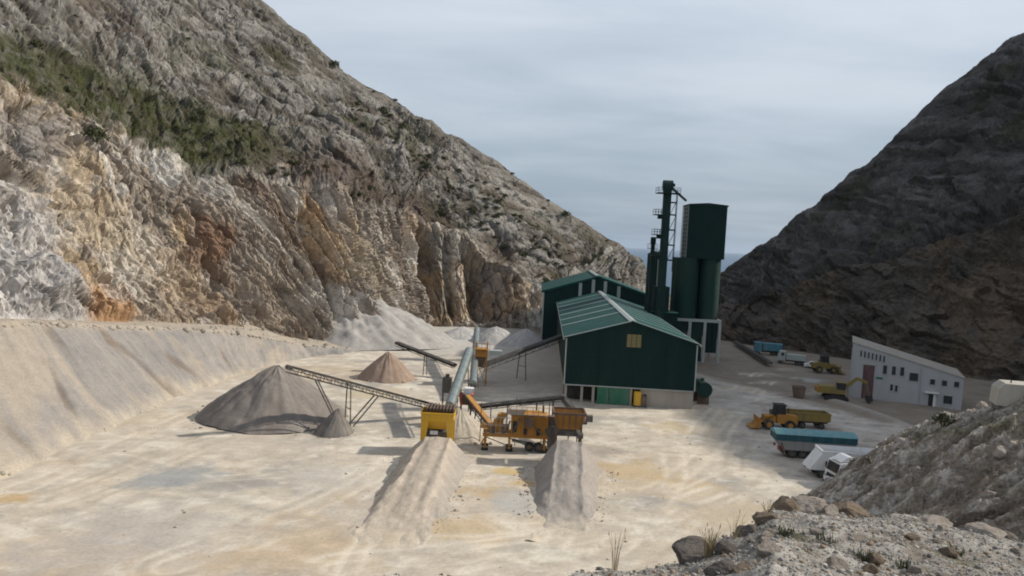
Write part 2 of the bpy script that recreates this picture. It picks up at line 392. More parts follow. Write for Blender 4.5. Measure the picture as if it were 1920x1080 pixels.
# wheel tracks: pairs of compacted lines following sweeping paths over the floor
def path_dist(pts, X, Y):
    pts = np.array(pts); best = np.full(X.shape, 1e9)
    for a, b in zip(pts[:-1], pts[1:]):
        ab = b - a; L2 = (ab ** 2).sum(); tt = np.clip(((X - a[0]) * ab[0] + (Y - a[1]) * ab[1]) / L2, 0, 1)
        d = np.hypot(X - a[0] - tt * ab[0], Y - a[1] - tt * ab[1]); best = np.minimum(best, d)
    return best
def smooth_path(pix, n=14):
    p = np.array([G(*q)[:2] for q in pix]); s = np.arange(len(p)); S = np.linspace(0, len(p) - 1, n)
    o = np.stack([np.interp(S, s, p[:, i]) for i in range(2)], 1); return gsm(o, 1.2)
sel = (np.abs(XX) < 70) & (YY > 45) & (YY < 190)
Xs, Ys = XX[sel], YY[sel]; cs = c[sel]; zs = GV[sel][:, 2]
wob = 0.35 * fbm(Xs * 0.2, Ys * 0.2, 0.0, 2)
fadeN = sst(fbm(Xs * 0.12 + 5, Ys * 0.12, 0.0, 3), -0.35, 0.35)
paths = [[(0, 930), (200, 850), (420, 745), (560, 690), (700, 690), (850, 700)], [(60, 960), (300, 860), (470, 800), (620, 770)], [(760, 1010), (900, 1020), (1060, 1000), (1230, 930), (1340, 850), (1390, 760), (1400, 690)],
         [(600, 1070), (850, 1050), (1080, 1010), (1250, 965), (1420, 880)], [(1080, 990), (1150, 950), (1300, 850), (1340, 800), (1370, 720)], [(700, 1075), (730, 1010), (760, 960)], [(980, 1080), (1040, 1020), (1080, 960)],
         [(1150, 1080), (1250, 1010), (1400, 930)], [(1100, 1075), (1180, 1000), (1280, 900), (1250, 800)], [(300, 1070), (500, 990), (700, 900), (760, 850)], [(1330, 830), (1400, 740), (1480, 690)], [(1300, 850), (1370, 760), (1440, 700)], [(1180, 985), (1300, 930), (1440, 900)]]
for k, pth in enumerate(paths):
    d = path_dist(smooth_path(pth), Xs, Ys) + wob
    for off in (1.1, 2.6) if k % 2 else (1.1,):
        tr = np.exp(-((d - off) / 0.32) ** 2) * fadeN
        cs = cmix(cs, (0.36, 0.31, 0.245) if k % 3 == 1 else (0.64, 0.585, 0.50), tr * 0.75); zs = zs - 0.05 * tr
    cs = cmix(cs, (0.50, 0.43, 0.335), np.exp(-(d / 2.4) ** 2) * fadeN * 0.35)
c[sel] = cs; GV[..., 2][sel] = zs
r_t = random.Random(3)
cs = c[sel]; zs = GV[sel][:, 2]
for k in range(46):
    x0, y0 = r_t.uniform(-42, 42), r_t.uniform(58, 135); hd = r_t.uniform(-0.9, 0.9) + (math.pi / 2 if r_t.random() < 0.55 else 0.3); cvt = r_t.uniform(-0.05, 0.05); pth = []
    for q in range(13):
        pth.append((x0, y0)); x0 += 2.6 * math.cos(hd); y0 += 2.6 * math.sin(hd); hd += cvt * 2.6
    near_ = (Xs > min(p_[0] for p_ in pth) - 4) & (Xs < max(p_[0] for p_ in pth) + 4) & (Ys > min(p_[1] for p_ in pth) - 4) & (Ys < max(p_[1] for p_ in pth) + 4)
    if not near_.any(): continue
    d = path_dist(pth, Xs[near_], Ys[near_]) + 0.4 * wob[near_]
    wdt = r_t.uniform(0.85, 1.15); tr = np.exp(-((d - wdt) / 0.24) ** 2) * fadeN[near_] * r_t.uniform(0.35, 0.8)
    cs[near_] = cmix(cs[near_], (0.33, 0.285, 0.225) if r_t.random() < 0.55 else (0.62, 0.56, 0.475), tr * 0.6); zs[near_] -= 0.05 * tr
c[sel] = cs; GV[..., 2][sel] = zs
# pale kerb of the upper yard
d = path_dist(smooth_path([(1490, 736), (1580, 755), (1680, 790), (1770, 835)]), XX, YY)
c = cmix(c, (0.36, 0.33, 0.30), np.exp(-(d / 0.9) ** 2) * 0.8); GV[..., 2] += 0.5 * np.exp(-(d / 1.0) ** 2)
c = cmix(c, (0.12, 0.12, 0.09), sst(YY, 260, 330))
tag(grid('ground', GV, M['sand'], c), kind='structure')

# ---------------- sea
sm = bpy.data.materials.new('sea_water'); sm.use_nodes = True
t = NT(sm.node_tree); t.n.clear(); tcn = t.new('ShaderNodeTexCoord').outputs['Object']
bp = t.new('ShaderNodeBump', ins={'Strength': 0.4, 'Distance': 2.0, 'Height': t.noise(tcn, 0.02, 5, 0.6)})
pr = t.new('ShaderNodeBsdfPrincipled', ins={'Base Color': (0.06, 0.11, 0.17, 1), 'Roughness': 0.6, 'Specular IOR Level': 0.25, 'Normal': bp.outputs[0]})
t.new('ShaderNodeOutputMaterial', ins={0: pr.outputs[0]})
sx = np.linspace(-30000, 30000, 31); sy = np.linspace(500, 42000, 31)
SX, SY = np.meshgrid(sx, sy, indexing='ij')
tag(grid('sea', np.stack([SX, SY, np.full(SX.shape, -90.0)], -1), sm), kind='structure')

# ---------------- left hillside with the quarry cliff
Bp = [(-100, 30, 10), P(0, 602, 94), P(170, 607, 110), P(430, 627, 138), P(560, 650, 152), P(690, 650, 166), P(800, 612, 207), P(900, 617, 209), P(1010, 617, 214), (26, 236, 0), (62, 262, -6), (110, 330, -60)]
Tp = [(-132, 22, 46), P(0, 145, 120), P(150, 232, 136), P(300, 302, 152), P(430, 332, 168), P(640, 362, 183), P(790, 420, 217), P(900, 462, 222), P(1010, 548, 226), (32, 246, 8), (66, 272, 0), (112, 340, -54)]
Rp = [(-250, 120, 150), P(0, -430, 225), P(250, -205, 240), P(480, -4, 255), P(620, 116, 265), P(760, 202, 275), P(900, 282, 285), P(1060, 398, 300), P(1150, 452, 310), P(1205, 490, 320), P(1240, 545, 330), P(1290, 660, 345)]
S = np.concatenate([np.linspace(0, 1, 60)[:-1], np.linspace(1, 9, 880)[:-1], np.linspace(9, 11, 70)])
sg = 14
Bq, Tq, Rq = (gsm(interp_row(p_, S), sg) for p_ in (Bp, Tp, Rp))
nS = len(S)
tl = np.concatenate([[0], np.cumsum(np.linalg.norm(np.diff(Bq, axis=0), axis=1))])
Tq[:, 2] += 2.2 * fbm(tl * 0.06, np.full(nS, 3.1), 0.0, 4) * sst(S, 0, 1)
Rq[:, 2] += 1.2 * fbm(tl * 0.12, np.full(nS, 7.7), 0.0, 4)
nC, nH, nB = 120, 230, 24
vc = np.linspace(0, 1, nC)[None, :, None]
prof = vc ** 1.0
cliff = Bq[:, None] * (1 - prof) + Tq[:, None] * prof
drop = Bq.copy(); drop[:, 2] -= 5
vh = np.linspace(0, 1, nH + 1)[1:][None, :, None]
hill = Tq[:, None] * (1 - vh) + Rq[:, None] * vh
hill[..., 2] += (3.0 * np.sin(np.pi * vh[..., 0])) * sst(S, 0, 2)[:, None]
vb = np.linspace(0, 1, nB + 1)[1:][None, :, None]
back = Rq[:, None] + vb * np.array([30, 110, -95.0])
V = np.concatenate([drop[:, None], cliff, hill, back], 1)
nrow = V.shape[1]
isC = np.zeros(nrow); isC[1:1 + nC] = 1
vv = np.concatenate([[0], np.linspace(0, 1, nC), 1 + np.linspace(0, 1, nH + 1)[1:], 2 + np.linspace(0, 1, nB + 1)[1:]])[None, :]
N = normals(V)
T2 = np.broadcast_to(tl[:, None], V.shape[:2]); Z = V[..., 2]
Ssx = np.broadcast_to(S[:, None], V.shape[:2])
# bedding: on the cliff the layers dip down to the right, steeper towards the valley head
ang = R(48) + R(26) * sst(Ssx, 3.8, 6.5)
al = T2 * np.cos(ang) - Z * np.sin(ang); be = T2 * np.sin(ang) + Z * np.cos(ang)
big = fbm(V[..., 0] * 0.055, V[..., 1] * 0.055, Z * 0.05, 4)
butt = ridged(T2 * 0.085 - Z * 0.012, Z * 0.012 + 4.2, 0.0, 3)
fc1, id1, ed1 = facets(al / 9.0 + 0.5 * big, be / 3.0 + 0.9 * big, 3); fc2, id2, ed2 = facets(al / 3.2 + 0.4 * big, be / 1.15 + 0.8 * big, 40)
lay = ridged(al * 0.028, be * 0.13, big * 0.8, 5, 0.6)
blk = ridged(al * 0.05, be * 0.42 + 0.5 * big, 5.0, 4, 0.6); thin = ridged(al * 0.07 + 9, be * 0.9 + 0.8 * big, 2.0, 3, 0.6)
cw = sst(vv, 0.0, 0.06) * (1 - sst(vv, 0.93, 1.12))
dC = 2.6 * big + 3.2 * (butt - 0.35) * (0.35 + 0.65 * sst(Ssx, 4.0, 5.2)) + 3.0 * (lay - 0.4) + 1.0 * (blk - 0.4) + 0.3 * (thin - 0.4) + 1.8 * fc1 + 0.85 * fc2
dC = dC - 1.0 * np.exp(-(ed1 / 0.07) ** 2) - 0.45 * np.exp(-(ed2 / 0.08) ** 2)
dC = dC - 3.0 * np.exp(-((Ssx - 1.28 + 0.06 * big) / 0.24) ** 2) * sst(vv, 0.50, 0.58) * (1 - sst(vv, 0.86, 0.97))
dC = dC + 2.5 * np.exp(-((Ssx - 2.05) / 0.35) ** 2) * sst(vv, 0.3, 0.6) * (1 - sst(vv, 0.9, 1.0))
# named gullies in the face
for (s0, wd, dep) in [(3.15, 0.05, 3.0), (4.62, 0.05, 2.5), (6.02, 0.10, 7.0), (6.45, 0.09, 6.0), (7.0, 0.20, 11.0), (7.6, 0.08, 3.0), (0.62, 0.08, 3)]:
    dC = dC - dep * np.exp(-((Ssx + 0.10 * (vv - 0.5) + 0.05 * fbm(Z * 0.1, T2 * 0.02, 0.0, 2) - s0) / wd) ** 2) * sst(vv, 0.0, 0.2) * (1 - sst(vv, 0.75, 1.0))
ang2 = R(38)
al2 = T2 * np.cos(ang2) - Z * np.sin(ang2); be2 = T2 * np.sin(ang2) + Z * np.cos(ang2)
big2 = fbm(V[..., 0] * 0.03, V[..., 1] * 0.03, Z * 0.03, 4)
out2 = ridged(al2 * 0.035 + 0.5 * big2, be2 * 0.14, big2, 6, 0.62)
fin2 = fbm(V[..., 0] * 0.35, V[..., 1] * 0.35, Z * 0.45, 3, 0.6)
rk2 = ridged(al2 * 0.05 + 3, be2 * 0.45 + big2, 1.0, 4, 0.62)
hf1, hid1, hed1 = facets(al2 / 8.0 + big2, be2 / 3.2 + 1.2 * big2, 77); hf2, hid2, hed2 = facets(al2 / 2.6 + big2, be2 / 1.3 + big2, 120)
oc = 0.35 + 0.65 * sst(out2, 0.2, 0.6)
dH = 3.2 * big2 + 2.6 * (out2 - 0.3) + 0.7 * (rk2 - 0.4) + 0.2 * fin2 + (1.5 * hf1 + 0.85 * hf2 - 0.8 * np.exp(-(hed1 / 0.08) ** 2)) * oc
hw = sst(vv, 0.97, 1.12) * (1 - 0.72 * sst(vv, 1.86, 2.0)) * (1 - sst(vv, 2.0, 2.3))
V0 = V
V = V + N * (dC * cw + dH * hw)[..., None] * (1 if N[400, 60, 1] < 0 else -1)
# colours of the rock, with some gully and recess shade painted in
tint = np.zeros(V.shape) + np.array((0.265, 0.228, 0.19))
q1 = fbm(al * 0.02, be * 0.11, 0.0, 5, 0.6); q2 = fbm(T2 * 0.045 + 7, Z * 0.05, 0.0, 5, 0.6); q3 = fbm(al * 0.05 + 3, be * 0.42, 0.0, 4, 0.6)
tint = cmix(tint, (0.46, 0.43, 0.385), sst(q1 + 0.35 * q3, 0.05, 0.45) * 0.9)
tint = cmix(tint, (0.37, 0.27, 0.165), sst(q2 + 0.35 * q1, 0.1, 0.55) * 0.75)
tint = cmix(tint, (0.15, 0.105, 0.075), sst(-q1 + 0.5 * q3 - 0.3 * q2, 0.3, 0.75) * 0.8)
tint = cmix(tint, (0.56, 0.53, 0.49), sst(thin + 0.4 * q1, 0.62, 0.95) * 0.6)
tint = cmix(tint, (0.13, 0.105, 0.085), sst(0.55 - blk + 0.3 * q2, 0.12, 0.5) * 0.65)
tint = tint * (0.80 + 0.42 * id1 * 0.5 + 0.42 * id2 * 0.5)[..., None]
for (px, py, rad, cc, am) in [(60, 480, 13, (0.45, 0.43, 0.40), 0.7), (165, 400, 10, (0.42, 0.335, 0.235), 0.65), (250, 470, 8, (0.45, 0.40, 0.33), 0.6), (330, 540, 9, (0.36, 0.285, 0.205), 0.6), (500, 560, 10, (0.30, 0.255, 0.205), 0.55), (700, 520, 9, (0.34, 0.29, 0.225), 0.6), (135, 300, 5, (0.367, 0.288, 0.195), 0.7), (150, 490, 6, (0.363, 0.269, 0.168), 0.8), (215, 575, 5, (0.370, 0.226, 0.125), 0.9), (310, 330, 5, (0.513, 0.499, 0.477), 0.85), (250, 300, 4, (0.493, 0.478, 0.449), 0.7), (400, 440, 6, (0.178, 0.109, 0.073), 0.85),
        (375, 470, 6, (0.196, 0.124, 0.081), 0.7), (590, 410, 5, (0.359, 0.251, 0.150), 0.8), (600, 460, 5, (0.346, 0.260, 0.174), 0.7), (680, 490, 7, (0.336, 0.278, 0.206), 0.6), (40, 420, 9, (0.413, 0.391, 0.377), 0.8), (30, 540, 8, (0.435, 0.421, 0.414), 0.8), (100, 560, 8, (0.325, 0.311, 0.304), 0.8),
        (200, 440, 5, (0.415, 0.357, 0.278), 0.7), (60, 260, 6, (0.145, 0.131, 0.124), 0.7), (320, 560, 8, (0.332, 0.260, 0.188), 0.6), (430, 590, 7, (0.274, 0.202, 0.144), 0.6), (640, 600, 6, (0.490, 0.468, 0.432), 0.8), (600, 560, 6, (0.371, 0.349, 0.320), 0.6), (230, 520, 6, (0.457, 0.428, 0.385), 0.6), (890, 540, 6, (0.108, 0.100, 0.097), 0.75), (820, 480, 6, (0.155, 0.145, 0.130), 0.6), (960, 500, 9, (0.194, 0.180, 0.166), 0.6)]:  # darkest patches put the gully and recess shade into the rock colour
    tint = stain_shade_patch(V, tint, tint, px, py, rad, cc, am, 0.7, 0.12)
# hill above the face: grey stone ribs, thin soil, olive scrub
ht = np.zeros(V.shape) + np.array((0.105, 0.092, 0.078))
rk2 = ridged(al2 * 0.05 + 3, be2 * 0.45 + big2, 1.0, 4, 0.62)
ht = cmix(ht, (0.26, 0.247, 0.228), sst(0.55 * out2 + 0.6 * rk2 + 0.25 * fin2, 0.38, 0.72))
ht = cmix(ht, (0.075, 0.068, 0.045), sst(-out2 + 0.4 * fin2 + 0.2 * big2, -0.25, 0.05) * 0.6)
ht = ht * (0.72 + 0.30 * hid1 + 0.30 * hid2)[..., None] * 0.80
g1 = fbm(T2 * 0.035, vv * 5.0, 0.0, 5, 0.55)
veg = sst(g1 + 0.3 * fin2, 0.18, 0.55) * 0.55
px_, py_, _ = proj(V.reshape(-1, 3))
bs = np.clip(Ssx - 1, -1, 4); bx = np.abs(vv - (1.012 + 0.04 * bs) - 0.02 * g1) / (0.085 + 0.014 * bs)
band = (1 - sst(bx + 0.35 * fin2 + 0.25 * g1, 0.7, 1.15)) * (1 - sst(Ssx + 0.4 * g1, 3.7, 4.6))
veg = np.clip(np.maximum(veg, band * (0.85 + 0.6 * fin2)), 0, 1)
ht = cmix(ht, (0.042, 0.046, 0.016), veg * 0.93)
ht = cmix(ht, (0.12, 0.088, 0.07), sst(fbm(T2 * 0.03 + 9, vv * 7, 0.0, 3), 0.2, 0.6) * 0.4 * (1 - veg)); ht = cmix(ht, (0.085, 0.062, 0.05), np.exp(-((vv - 1.07) / 0.10) ** 2) * sst(Ssx, 3.8, 4.6) * (1 - sst(Ssx, 6.0, 7.0)) * 0.75)
ht = cmix(ht, (0.11, 0.10, 0.085), sst(vv, 1.7, 2.0) * 0.5)
edge = sst(vv + 0.06 * g1 + 0.04 * fin2, 0.97, 1.05)
tint = tint * (1 - edge[..., None]) + ht * edge[..., None]
LH_V, LH_vv, LH_S = V, np.broadcast_to(vv, V.shape[:2]), Ssx
tag(grid('hillside', V, M['rock'], tint, smooth=False, roll=1), kind='structure')

# ---------------- gravel bank (fill slope) below the left part of the cliff
Fp = [(-48, 20, -0.6), (-46.5, 84, -0.6), (-46.8, 104, -0.6), (-44.0, 130, -0.6), (-38, 147, -0.6), (-27, 156, -0.6), (-15, 168, -0.6)]
Cp = [(-78, 25, 12), P(0, 602, 92), P(170, 608, 107), P(430, 620, 131), P(560, 646, 147), P(690, 655, 160), (-20, 178, 0.2)]
Kp = [(-120, 40, 12.5), P(0, 600, 112), P(170, 604, 124), P(430, 620, 150), P(560, 642, 166), P(690, 644, 176), (-20, 190, 0.2)]
S2 = np.linspace(0, 6, 620)
Fq, Cq, Kq = (gsm(interp_row(p_, S2), 12) for p_ in (Fp, Cp, Kp))
Kq[:, 2] = Cq[:, 2] + 0.25
tb = np.concatenate([[0], np.cumsum(np.linalg.norm(np.diff(Fq, axis=0), axis=1))])
v1 = np.linspace(0, 1, 110)[None, :, None]; v2 = np.linspace(0, 1, 14)[1:][None, :, None]
Vb = np.concatenate([Fq[:, None] * (1 - v1) + Cq[:, None] * v1, Cq[:, None] * (1 - v2) + Kq[:, None] * v2], 1)
vb_ = np.concatenate([np.linspace(0, 1, 110), 1 + np.linspace(0, 1, 14)[1:]])[None, :]
Nb = normals(Vb); Nb = Nb * np.sign(Nb[300, 50, 2])
TB = np.broadcast_to(tb[:, None], Vb.shape[:2]); onS = sst(vb_, 0.0, 0.08) * (1 - sst(vb_, 0.92, 1.0))
wig = TB + 0.6 * fbm(vb_ * 2, TB * 0.05, 0.0, 3) - 3.0 * vb_
rill = ridged(wig * 0.10, vb_ * 0.35, 0.0, 2, 0.5); rl = sst(rill, 0.80, 0.97) * sst(fbm(TB * 0.11, vb_ * 0.6 + 5, 0.0, 2), -0.2, 0.2)
rib = fbm(wig * 0.55, vb_ * 0.5 + 2, 0.0, 4, 0.55)
toe = (1 - sst(vb_, 0.0, 0.28)) * sst(fbm(TB * 0.09, np.full(TB.shape, 1.0), 0.0, 3), -0.1, 0.5)
d_ = (0.45 * fbm(TB * 0.08, vb_ * 1.2, 0.0, 4) + 0.22 * rib - 0.30 * rl + 0.25 * toe) * onS + 0.06 * fbm(Vb[..., 0] * 0.6, Vb[..., 1] * 0.6, 0.0, 3)
Vb = Vb + Nb * d_[..., None]
cb = np.zeros(Vb.shape) + np.array((0.25, 0.232, 0.215))
cb = cmix(cb, (0.30, 0.272, 0.245), sst(rib, 0.0, 0.5) * 0.7)
cb = cmix(cb, (0.215, 0.205, 0.2), sst(fbm(TB * 0.06, vb_ * 1.5 + 4, 0.0, 4), 0.05, 0.5) * 0.7)
cb = cmix(cb, (0.345, 0.295, 0.235), sst(fbm(wig * 0.14 + 9, vb_ * 0.8, 0.0, 4), 0.12, 0.5) * 0.6)
cb = cmix(cb, (0.17, 0.135, 0.105), rl * 0.8)
cb = cmix(cb, (0.40, 0.34, 0.27), sst(vb_, 0.90, 1.0) * 0.6)
cb = cmix(cb, (0.42, 0.365, 0.29), (1 - sst(vb_ + 0.12 * rib + 0.08 * fbm(TB * 0.1, vb_ * 2, 0.0, 3), 0.0, 0.22)) * 0.8)
tag(grid('gravel_embankment', Vb, M['bench'], cb), kind='structure')

# ---------------- right mountain
B2 = [(58, 340, -70), (52, 262, -10), G(1345, 640), G(1372, 642), G(1500, 660), G(1700, 690), G(1900, 722), (118, 128, 0), (122, 80, 0), (128, 20, 0), (135, -60, 0)]
K2 = [(60, 342, -62), (58, 266, 0), P(1350, 560, 222), P(1385, 566, 214), P(1500, 525, 204), P(1700, 458, 190), P(1920, 395, 176), (127, 134, 42), (131, 84, 42), (137, 20, 42), (145, -60, 42)]
R2 = [(70, 352, -50), (66, 275, 6), P(1330, 528, 250), P(1400, 480, 244), P(1490, 413, 240), P(1640, 291, 238), P(1800, 141, 240), P(1930, 52, 238), (168, 190, 97.5), (167, 150, 98), (167, 118, 100), (167, 40, 99)]
S3 = np.linspace(0, 10, 620)
B3, K3, R3 = (gsm(interp_row(p_, S3), 9) for p_ in (B2, K2, R2))
t3 = np.concatenate([[0], np.cumsum(np.linalg.norm(np.diff(B3, axis=0), axis=1))])
R3[:, 2] += 1.3 * fbm(t3 * 0.12, np.full(len(S3), 2.2), 0.0, 4)
n1a, n2a, n3a = 100, 150, 24
va = np.linspace(0, 1, n1a)[None, :, None]; vb3 = np.linspace(0, 1, n2a + 1)[1:][None, :, None]; vd = np.linspace(0, 1, n3a + 1)[1:][None, :, None]
dr = B3.copy(); dr[:, 2] -= 4
V3 = np.concatenate([dr[:, None], B3[:, None] * (1 - va) + K3[:, None] * va, K3[:, None] * (1 - vb3) + R3[:, None] * vb3, R3[:, None] + vd * np.array([130, 40, -90.0])], 1)
v3 = np.concatenate([[0], np.linspace(0, 1, n1a), 1 + np.linspace(0, 1, n2a + 1)[1:], 2 + np.linspace(0, 1, n3a + 1)[1:]])[None, :]
N3 = normals(V3); N3 = N3 * (-1 if N3[300, 50, 0] > 0 else 1)
X3, Y3, Z3 = V3[..., 0], V3[..., 1], V3[..., 2]; T3 = np.broadcast_to(t3[:, None], X3.shape)
bigr = fbm(X3 * 0.04, Y3 * 0.04, Z3 * 0.04, 4)
a3 = T3 * 0.92 + Z3 * -0.4; b3 = T3 * 0.4 + Z3 * 0.92
mf1, mid1, _e = facets(a3 / 11.0 + bigr, b3 / 4.5 + bigr, 9); mf2, mid2, _e = facets(a3 / 4.0 + bigr, b3 / 1.8 + bigr, 60)
ly3 = ridged(a3 * 0.04, b3 * 0.14 + bigr, 0.0, 5, 0.58); fn3 = ridged(X3 * 0.22, Y3 * 0.22, Z3 * 0.3, 4, 0.6)
ww = sst(v3, 0.0, 0.05) * (1 - 0.75 * sst(v3, 1.85, 2.0)) * (1 - sst(v3, 2.0, 2.4))
led = np.exp(-((v3 - 1.0) / 0.03) ** 2)
d3 = (2.2 * bigr + 2.4 * (ly3 - 0.4) + 0.5 * (fn3 - 0.4) + 2.2 * mf1 + 1.0 * mf2) * ww - 2.2 * led
V3 = V3 + N3 * d3[..., None]
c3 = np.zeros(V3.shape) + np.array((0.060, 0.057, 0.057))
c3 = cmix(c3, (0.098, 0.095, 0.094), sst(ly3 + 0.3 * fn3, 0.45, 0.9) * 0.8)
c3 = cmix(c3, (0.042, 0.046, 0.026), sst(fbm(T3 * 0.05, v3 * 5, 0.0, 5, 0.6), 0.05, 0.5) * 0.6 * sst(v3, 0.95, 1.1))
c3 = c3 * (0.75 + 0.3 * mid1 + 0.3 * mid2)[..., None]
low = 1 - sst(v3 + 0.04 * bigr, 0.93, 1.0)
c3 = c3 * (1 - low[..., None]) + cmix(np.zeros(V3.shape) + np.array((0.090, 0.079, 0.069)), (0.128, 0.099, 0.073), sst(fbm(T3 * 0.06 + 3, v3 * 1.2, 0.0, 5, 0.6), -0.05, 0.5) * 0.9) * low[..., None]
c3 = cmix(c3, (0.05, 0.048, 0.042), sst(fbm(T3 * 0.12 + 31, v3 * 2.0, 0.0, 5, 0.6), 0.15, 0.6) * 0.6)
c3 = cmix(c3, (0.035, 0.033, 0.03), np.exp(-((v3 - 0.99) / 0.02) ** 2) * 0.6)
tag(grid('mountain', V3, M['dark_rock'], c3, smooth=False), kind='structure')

# ---------------- spoil bank on the right, falling towards the lorries
bxs = np.concatenate([np.linspace(8, 62, 330)[:-1], np.linspace(62, 110, 60)]); bys = np.linspace(14, 92, 400)
BX, BY = np.meshgrid(bxs, bys, indexing='ij')
crY = np.array([-30, 20, 40, 52, 58, 66, 74, 80, 83, 95]); crX = np.array([48, 45, 42, 40.4, 39.4, 38.7, 38.0, 36.6, 35.4, 34.0]); crZ = np.array([21, 20, 18, 16.2, 14.9, 10.8, 5.6, 1.0, -0.6, -3])
cxx = np.interp(BY, crY, crX); czz = np.interp(BY, crY, crZ) + 0.5 * fbm(BY * 0.2, np.zeros_like(BY), 0.0, 3)
dist = BX - cxx
bz = czz + np.where(dist < 0, dist * 0.70, -np.maximum(dist - 7, 0) * 0.45)
nb1 = fbm(BX * 0.08, BY * 0.08, 0.0, 5, 0.55)
fl = BX * 0.45 + BY * 0.9
fl = BY * 0.95 + BX * 0.22; nb2 = ridged(fl * 0.36 + 0.9 * nb1, (BX - BY * 0.2) * 0.06, 0.0, 5, 0.62)
nb3 = fbm(BX * 0.7, BY * 0.7, bz * 0.7, 4, 0.65)
bz = bz + (0.8 * nb1 + 0.75 * (nb2 - 0.4) + 0.16 * nb3) * sst(bz, -0.5, 2.0)
kf1, kid1, _e = facets(fl / 1.1 + nb1, (BX - BY * 0.2) / 2.6 + nb1, 5); kf2, kid2, _e = facets(fl / 0.5, BX / 1.0 + nb1, 81)
bz = bz + (0.55 * kf1 + 0.3 * kf2) * sst(bz, -0.5, 1.0)
bz = np.maximum(bz, -1.0)
BV = np.stack([BX, BY, bz], -1)
bc = np.zeros(BV.shape) + np.array((0.235, 0.20, 0.16))
bc = cmix(bc, (0.50, 0.47, 0.43), sst(nb2 + 0.4 * nb3, 0.5, 0.9) * 0.8)
bc = cmix(bc, (0.11, 0.085, 0.068), sst(-nb2 + 0.5 * nb1 - 0.3 * nb3, -0.3, 0.2) * 0.8)
bc = bc * (0.7 + 0.3 * kid1 + 0.3 * kid2)[..., None]
bc = cmix(bc, (0.14, 0.125, 0.06), sst(fbm(BX * 0.15 + 8, BY * 0.15, 0.0, 4, 0.6), 0.2, 0.6) * 0.5)
bc = cmix(bc, (0.44, 0.41, 0.37), sst(dist + 1.5 * nb1, -4.5, 0) * 0.6)
tag(grid('spoil_bank', BV, M['bank'], bc, smooth=False), kind='structure')

# ---------------- stony mound the photographer stands on
th = np.linspace(R(-75), R(75), 620); rr = np.geomspace(1.2, 60, 330)
TH, RR = np.meshgrid(th, rr, indexing='ij')
MX, MY = RR * np.sin(TH), RR * np.cos(TH)
# rim of the mound: depth of its edge for a heading
rim_a = np.arctan2([p_[0] for p_ in (P(700, 1080, 6), P(1000, 1080, 7), P(1110, 1080, 8), P(1280, 1045, 9.5), P(1400, 985, 10.8), P(1455, 945, 11.6), P(1600, 958, 12.8), P(1800, 985, 13.2), P(1930, 1012, 12.6), P(2300, 1080, 11))], [6, 7, 8, 9.5, 10.8, 11.6, 12.8, 13.2, 12.6, 11])
rim_r = np.hypot([P(q[0], q[1], q[2])[0] for q in ((700, 1080, 5.0), (1000, 1080, 6.6), (1110, 1080, 8), (1280, 1045, 9.5), (1400, 985, 10.8), (1455, 945, 11.6), (1600, 958, 12.8), (1800, 985, 13.2), (1930, 1012, 12.6), (2300, 1080, 11))], [5.0, 6.6, 8, 9.5, 10.8, 11.6, 12.8, 13.2, 12.6, 11])
rim_z = np.array([P(q[0], q[1], q[2])[2] for q in ((700, 1110, 5.0), (1000, 1090, 6.6), (1110, 1078, 8), (1280, 1045, 9.5), (1400, 985, 10.8), (1455, 948, 11.6), (1600, 960, 12.8), (1800, 985, 13.2), (1930, 1012, 12.6), (2300, 1080, 11))])
rimR = np.interp(TH, rim_a, rim_r); rimZ = np.interp(TH, rim_a, rim_z)
inner = 23.3 + (rimZ - 23.3) * np.clip(RR / rimR, 0, 1) ** 1.1
outer = rimZ - (RR - rimR) * 0.95
mz = np.where(RR < rimR, inner, outer)
mn1 = fbm(MX * 0.5, MY * 0.5, 0.0, 4); mn2 = fbm(MX * 2.2, MY * 2.2, 0.0, 5, 0.6); mn3 = ridged(MX * 5, MY * 5, 0.0, 4, 0.6)
mz = mz + 0.16 * mn1 + 0.035 * mn2 + 0.012 * (mn3 - 0.4)
mz = np.maximum(mz, -1.5 + 0 * mz)
MV = np.stack([MX, MY, mz], -1)
mc = np.zeros(MV.shape) + np.array((0.24, 0.225, 0.205))
mc = cmix(mc, (0.34, 0.325, 0.30), sst(mn2 + 0.5 * mn1, 0.1, 0.55) * 0.8)
mc = cmix(mc, (0.17, 0.14, 0.11), sst(-mn2 + 0.5 * fbm(MX * 0.9 + 5, MY * 0.9, 0.0, 4), 0.2, 0.6) * 0.8)
mc = cmix(mc, (0.20, 0.155, 0.12), sst(RR - rimR, -0.1, 1.0))
for (px, py, rad, cc) in [(1480, 1005, 0.32, (0.09, 0.085, 0.05)), (1610, 1050, 0.4, (0.09, 0.085, 0.05)), (1690, 1010, 0.5, (0.14, 0.115, 0.09)), (1790, 1045, 0.4, (0.11, 0.10, 0.06)), (1350, 1075, 0.3, (0.10, 0.08, 0.06))]:
    mc = stain_shade_patch(MV, mc, mc, px, py, rad, cc, 0.85, 0.5, 2.0)
tag(grid('mound', MV, M['near'], mc, smooth=False), kind='structure')
def mound_at(px, py):
    X, Y, D = proj(MV.reshape(-1, 3)); i = np.argmin((X - px) ** 2 + (Y - py) ** 2 + np.where((D < 1) | (RR.reshape(-1) > rimR.reshape(-1) + 0.4), 1e9, 0)); return MV.reshape(-1, 3)[i]
# ---------------- thin sea haze
hz = bpy.data.materials.new('haze_air'); hz.use_nodes = True
t = NT(hz.node_tree); t.n.clear()
pv_ = t.new('ShaderNodeVolumePrincipled', ins={'Color': (0.62, 0.74, 0.90, 1), 'Density': 2.6e-5, 'Anisotropy': 0.2})
t.new('ShaderNodeOutputMaterial', ins={1: pv_.outputs[0]})
hb = MB(); hb.bb(-31000, 31000, -500, 43000, -160, 320); tag(hb.build('haze', hz), kind='stuff')
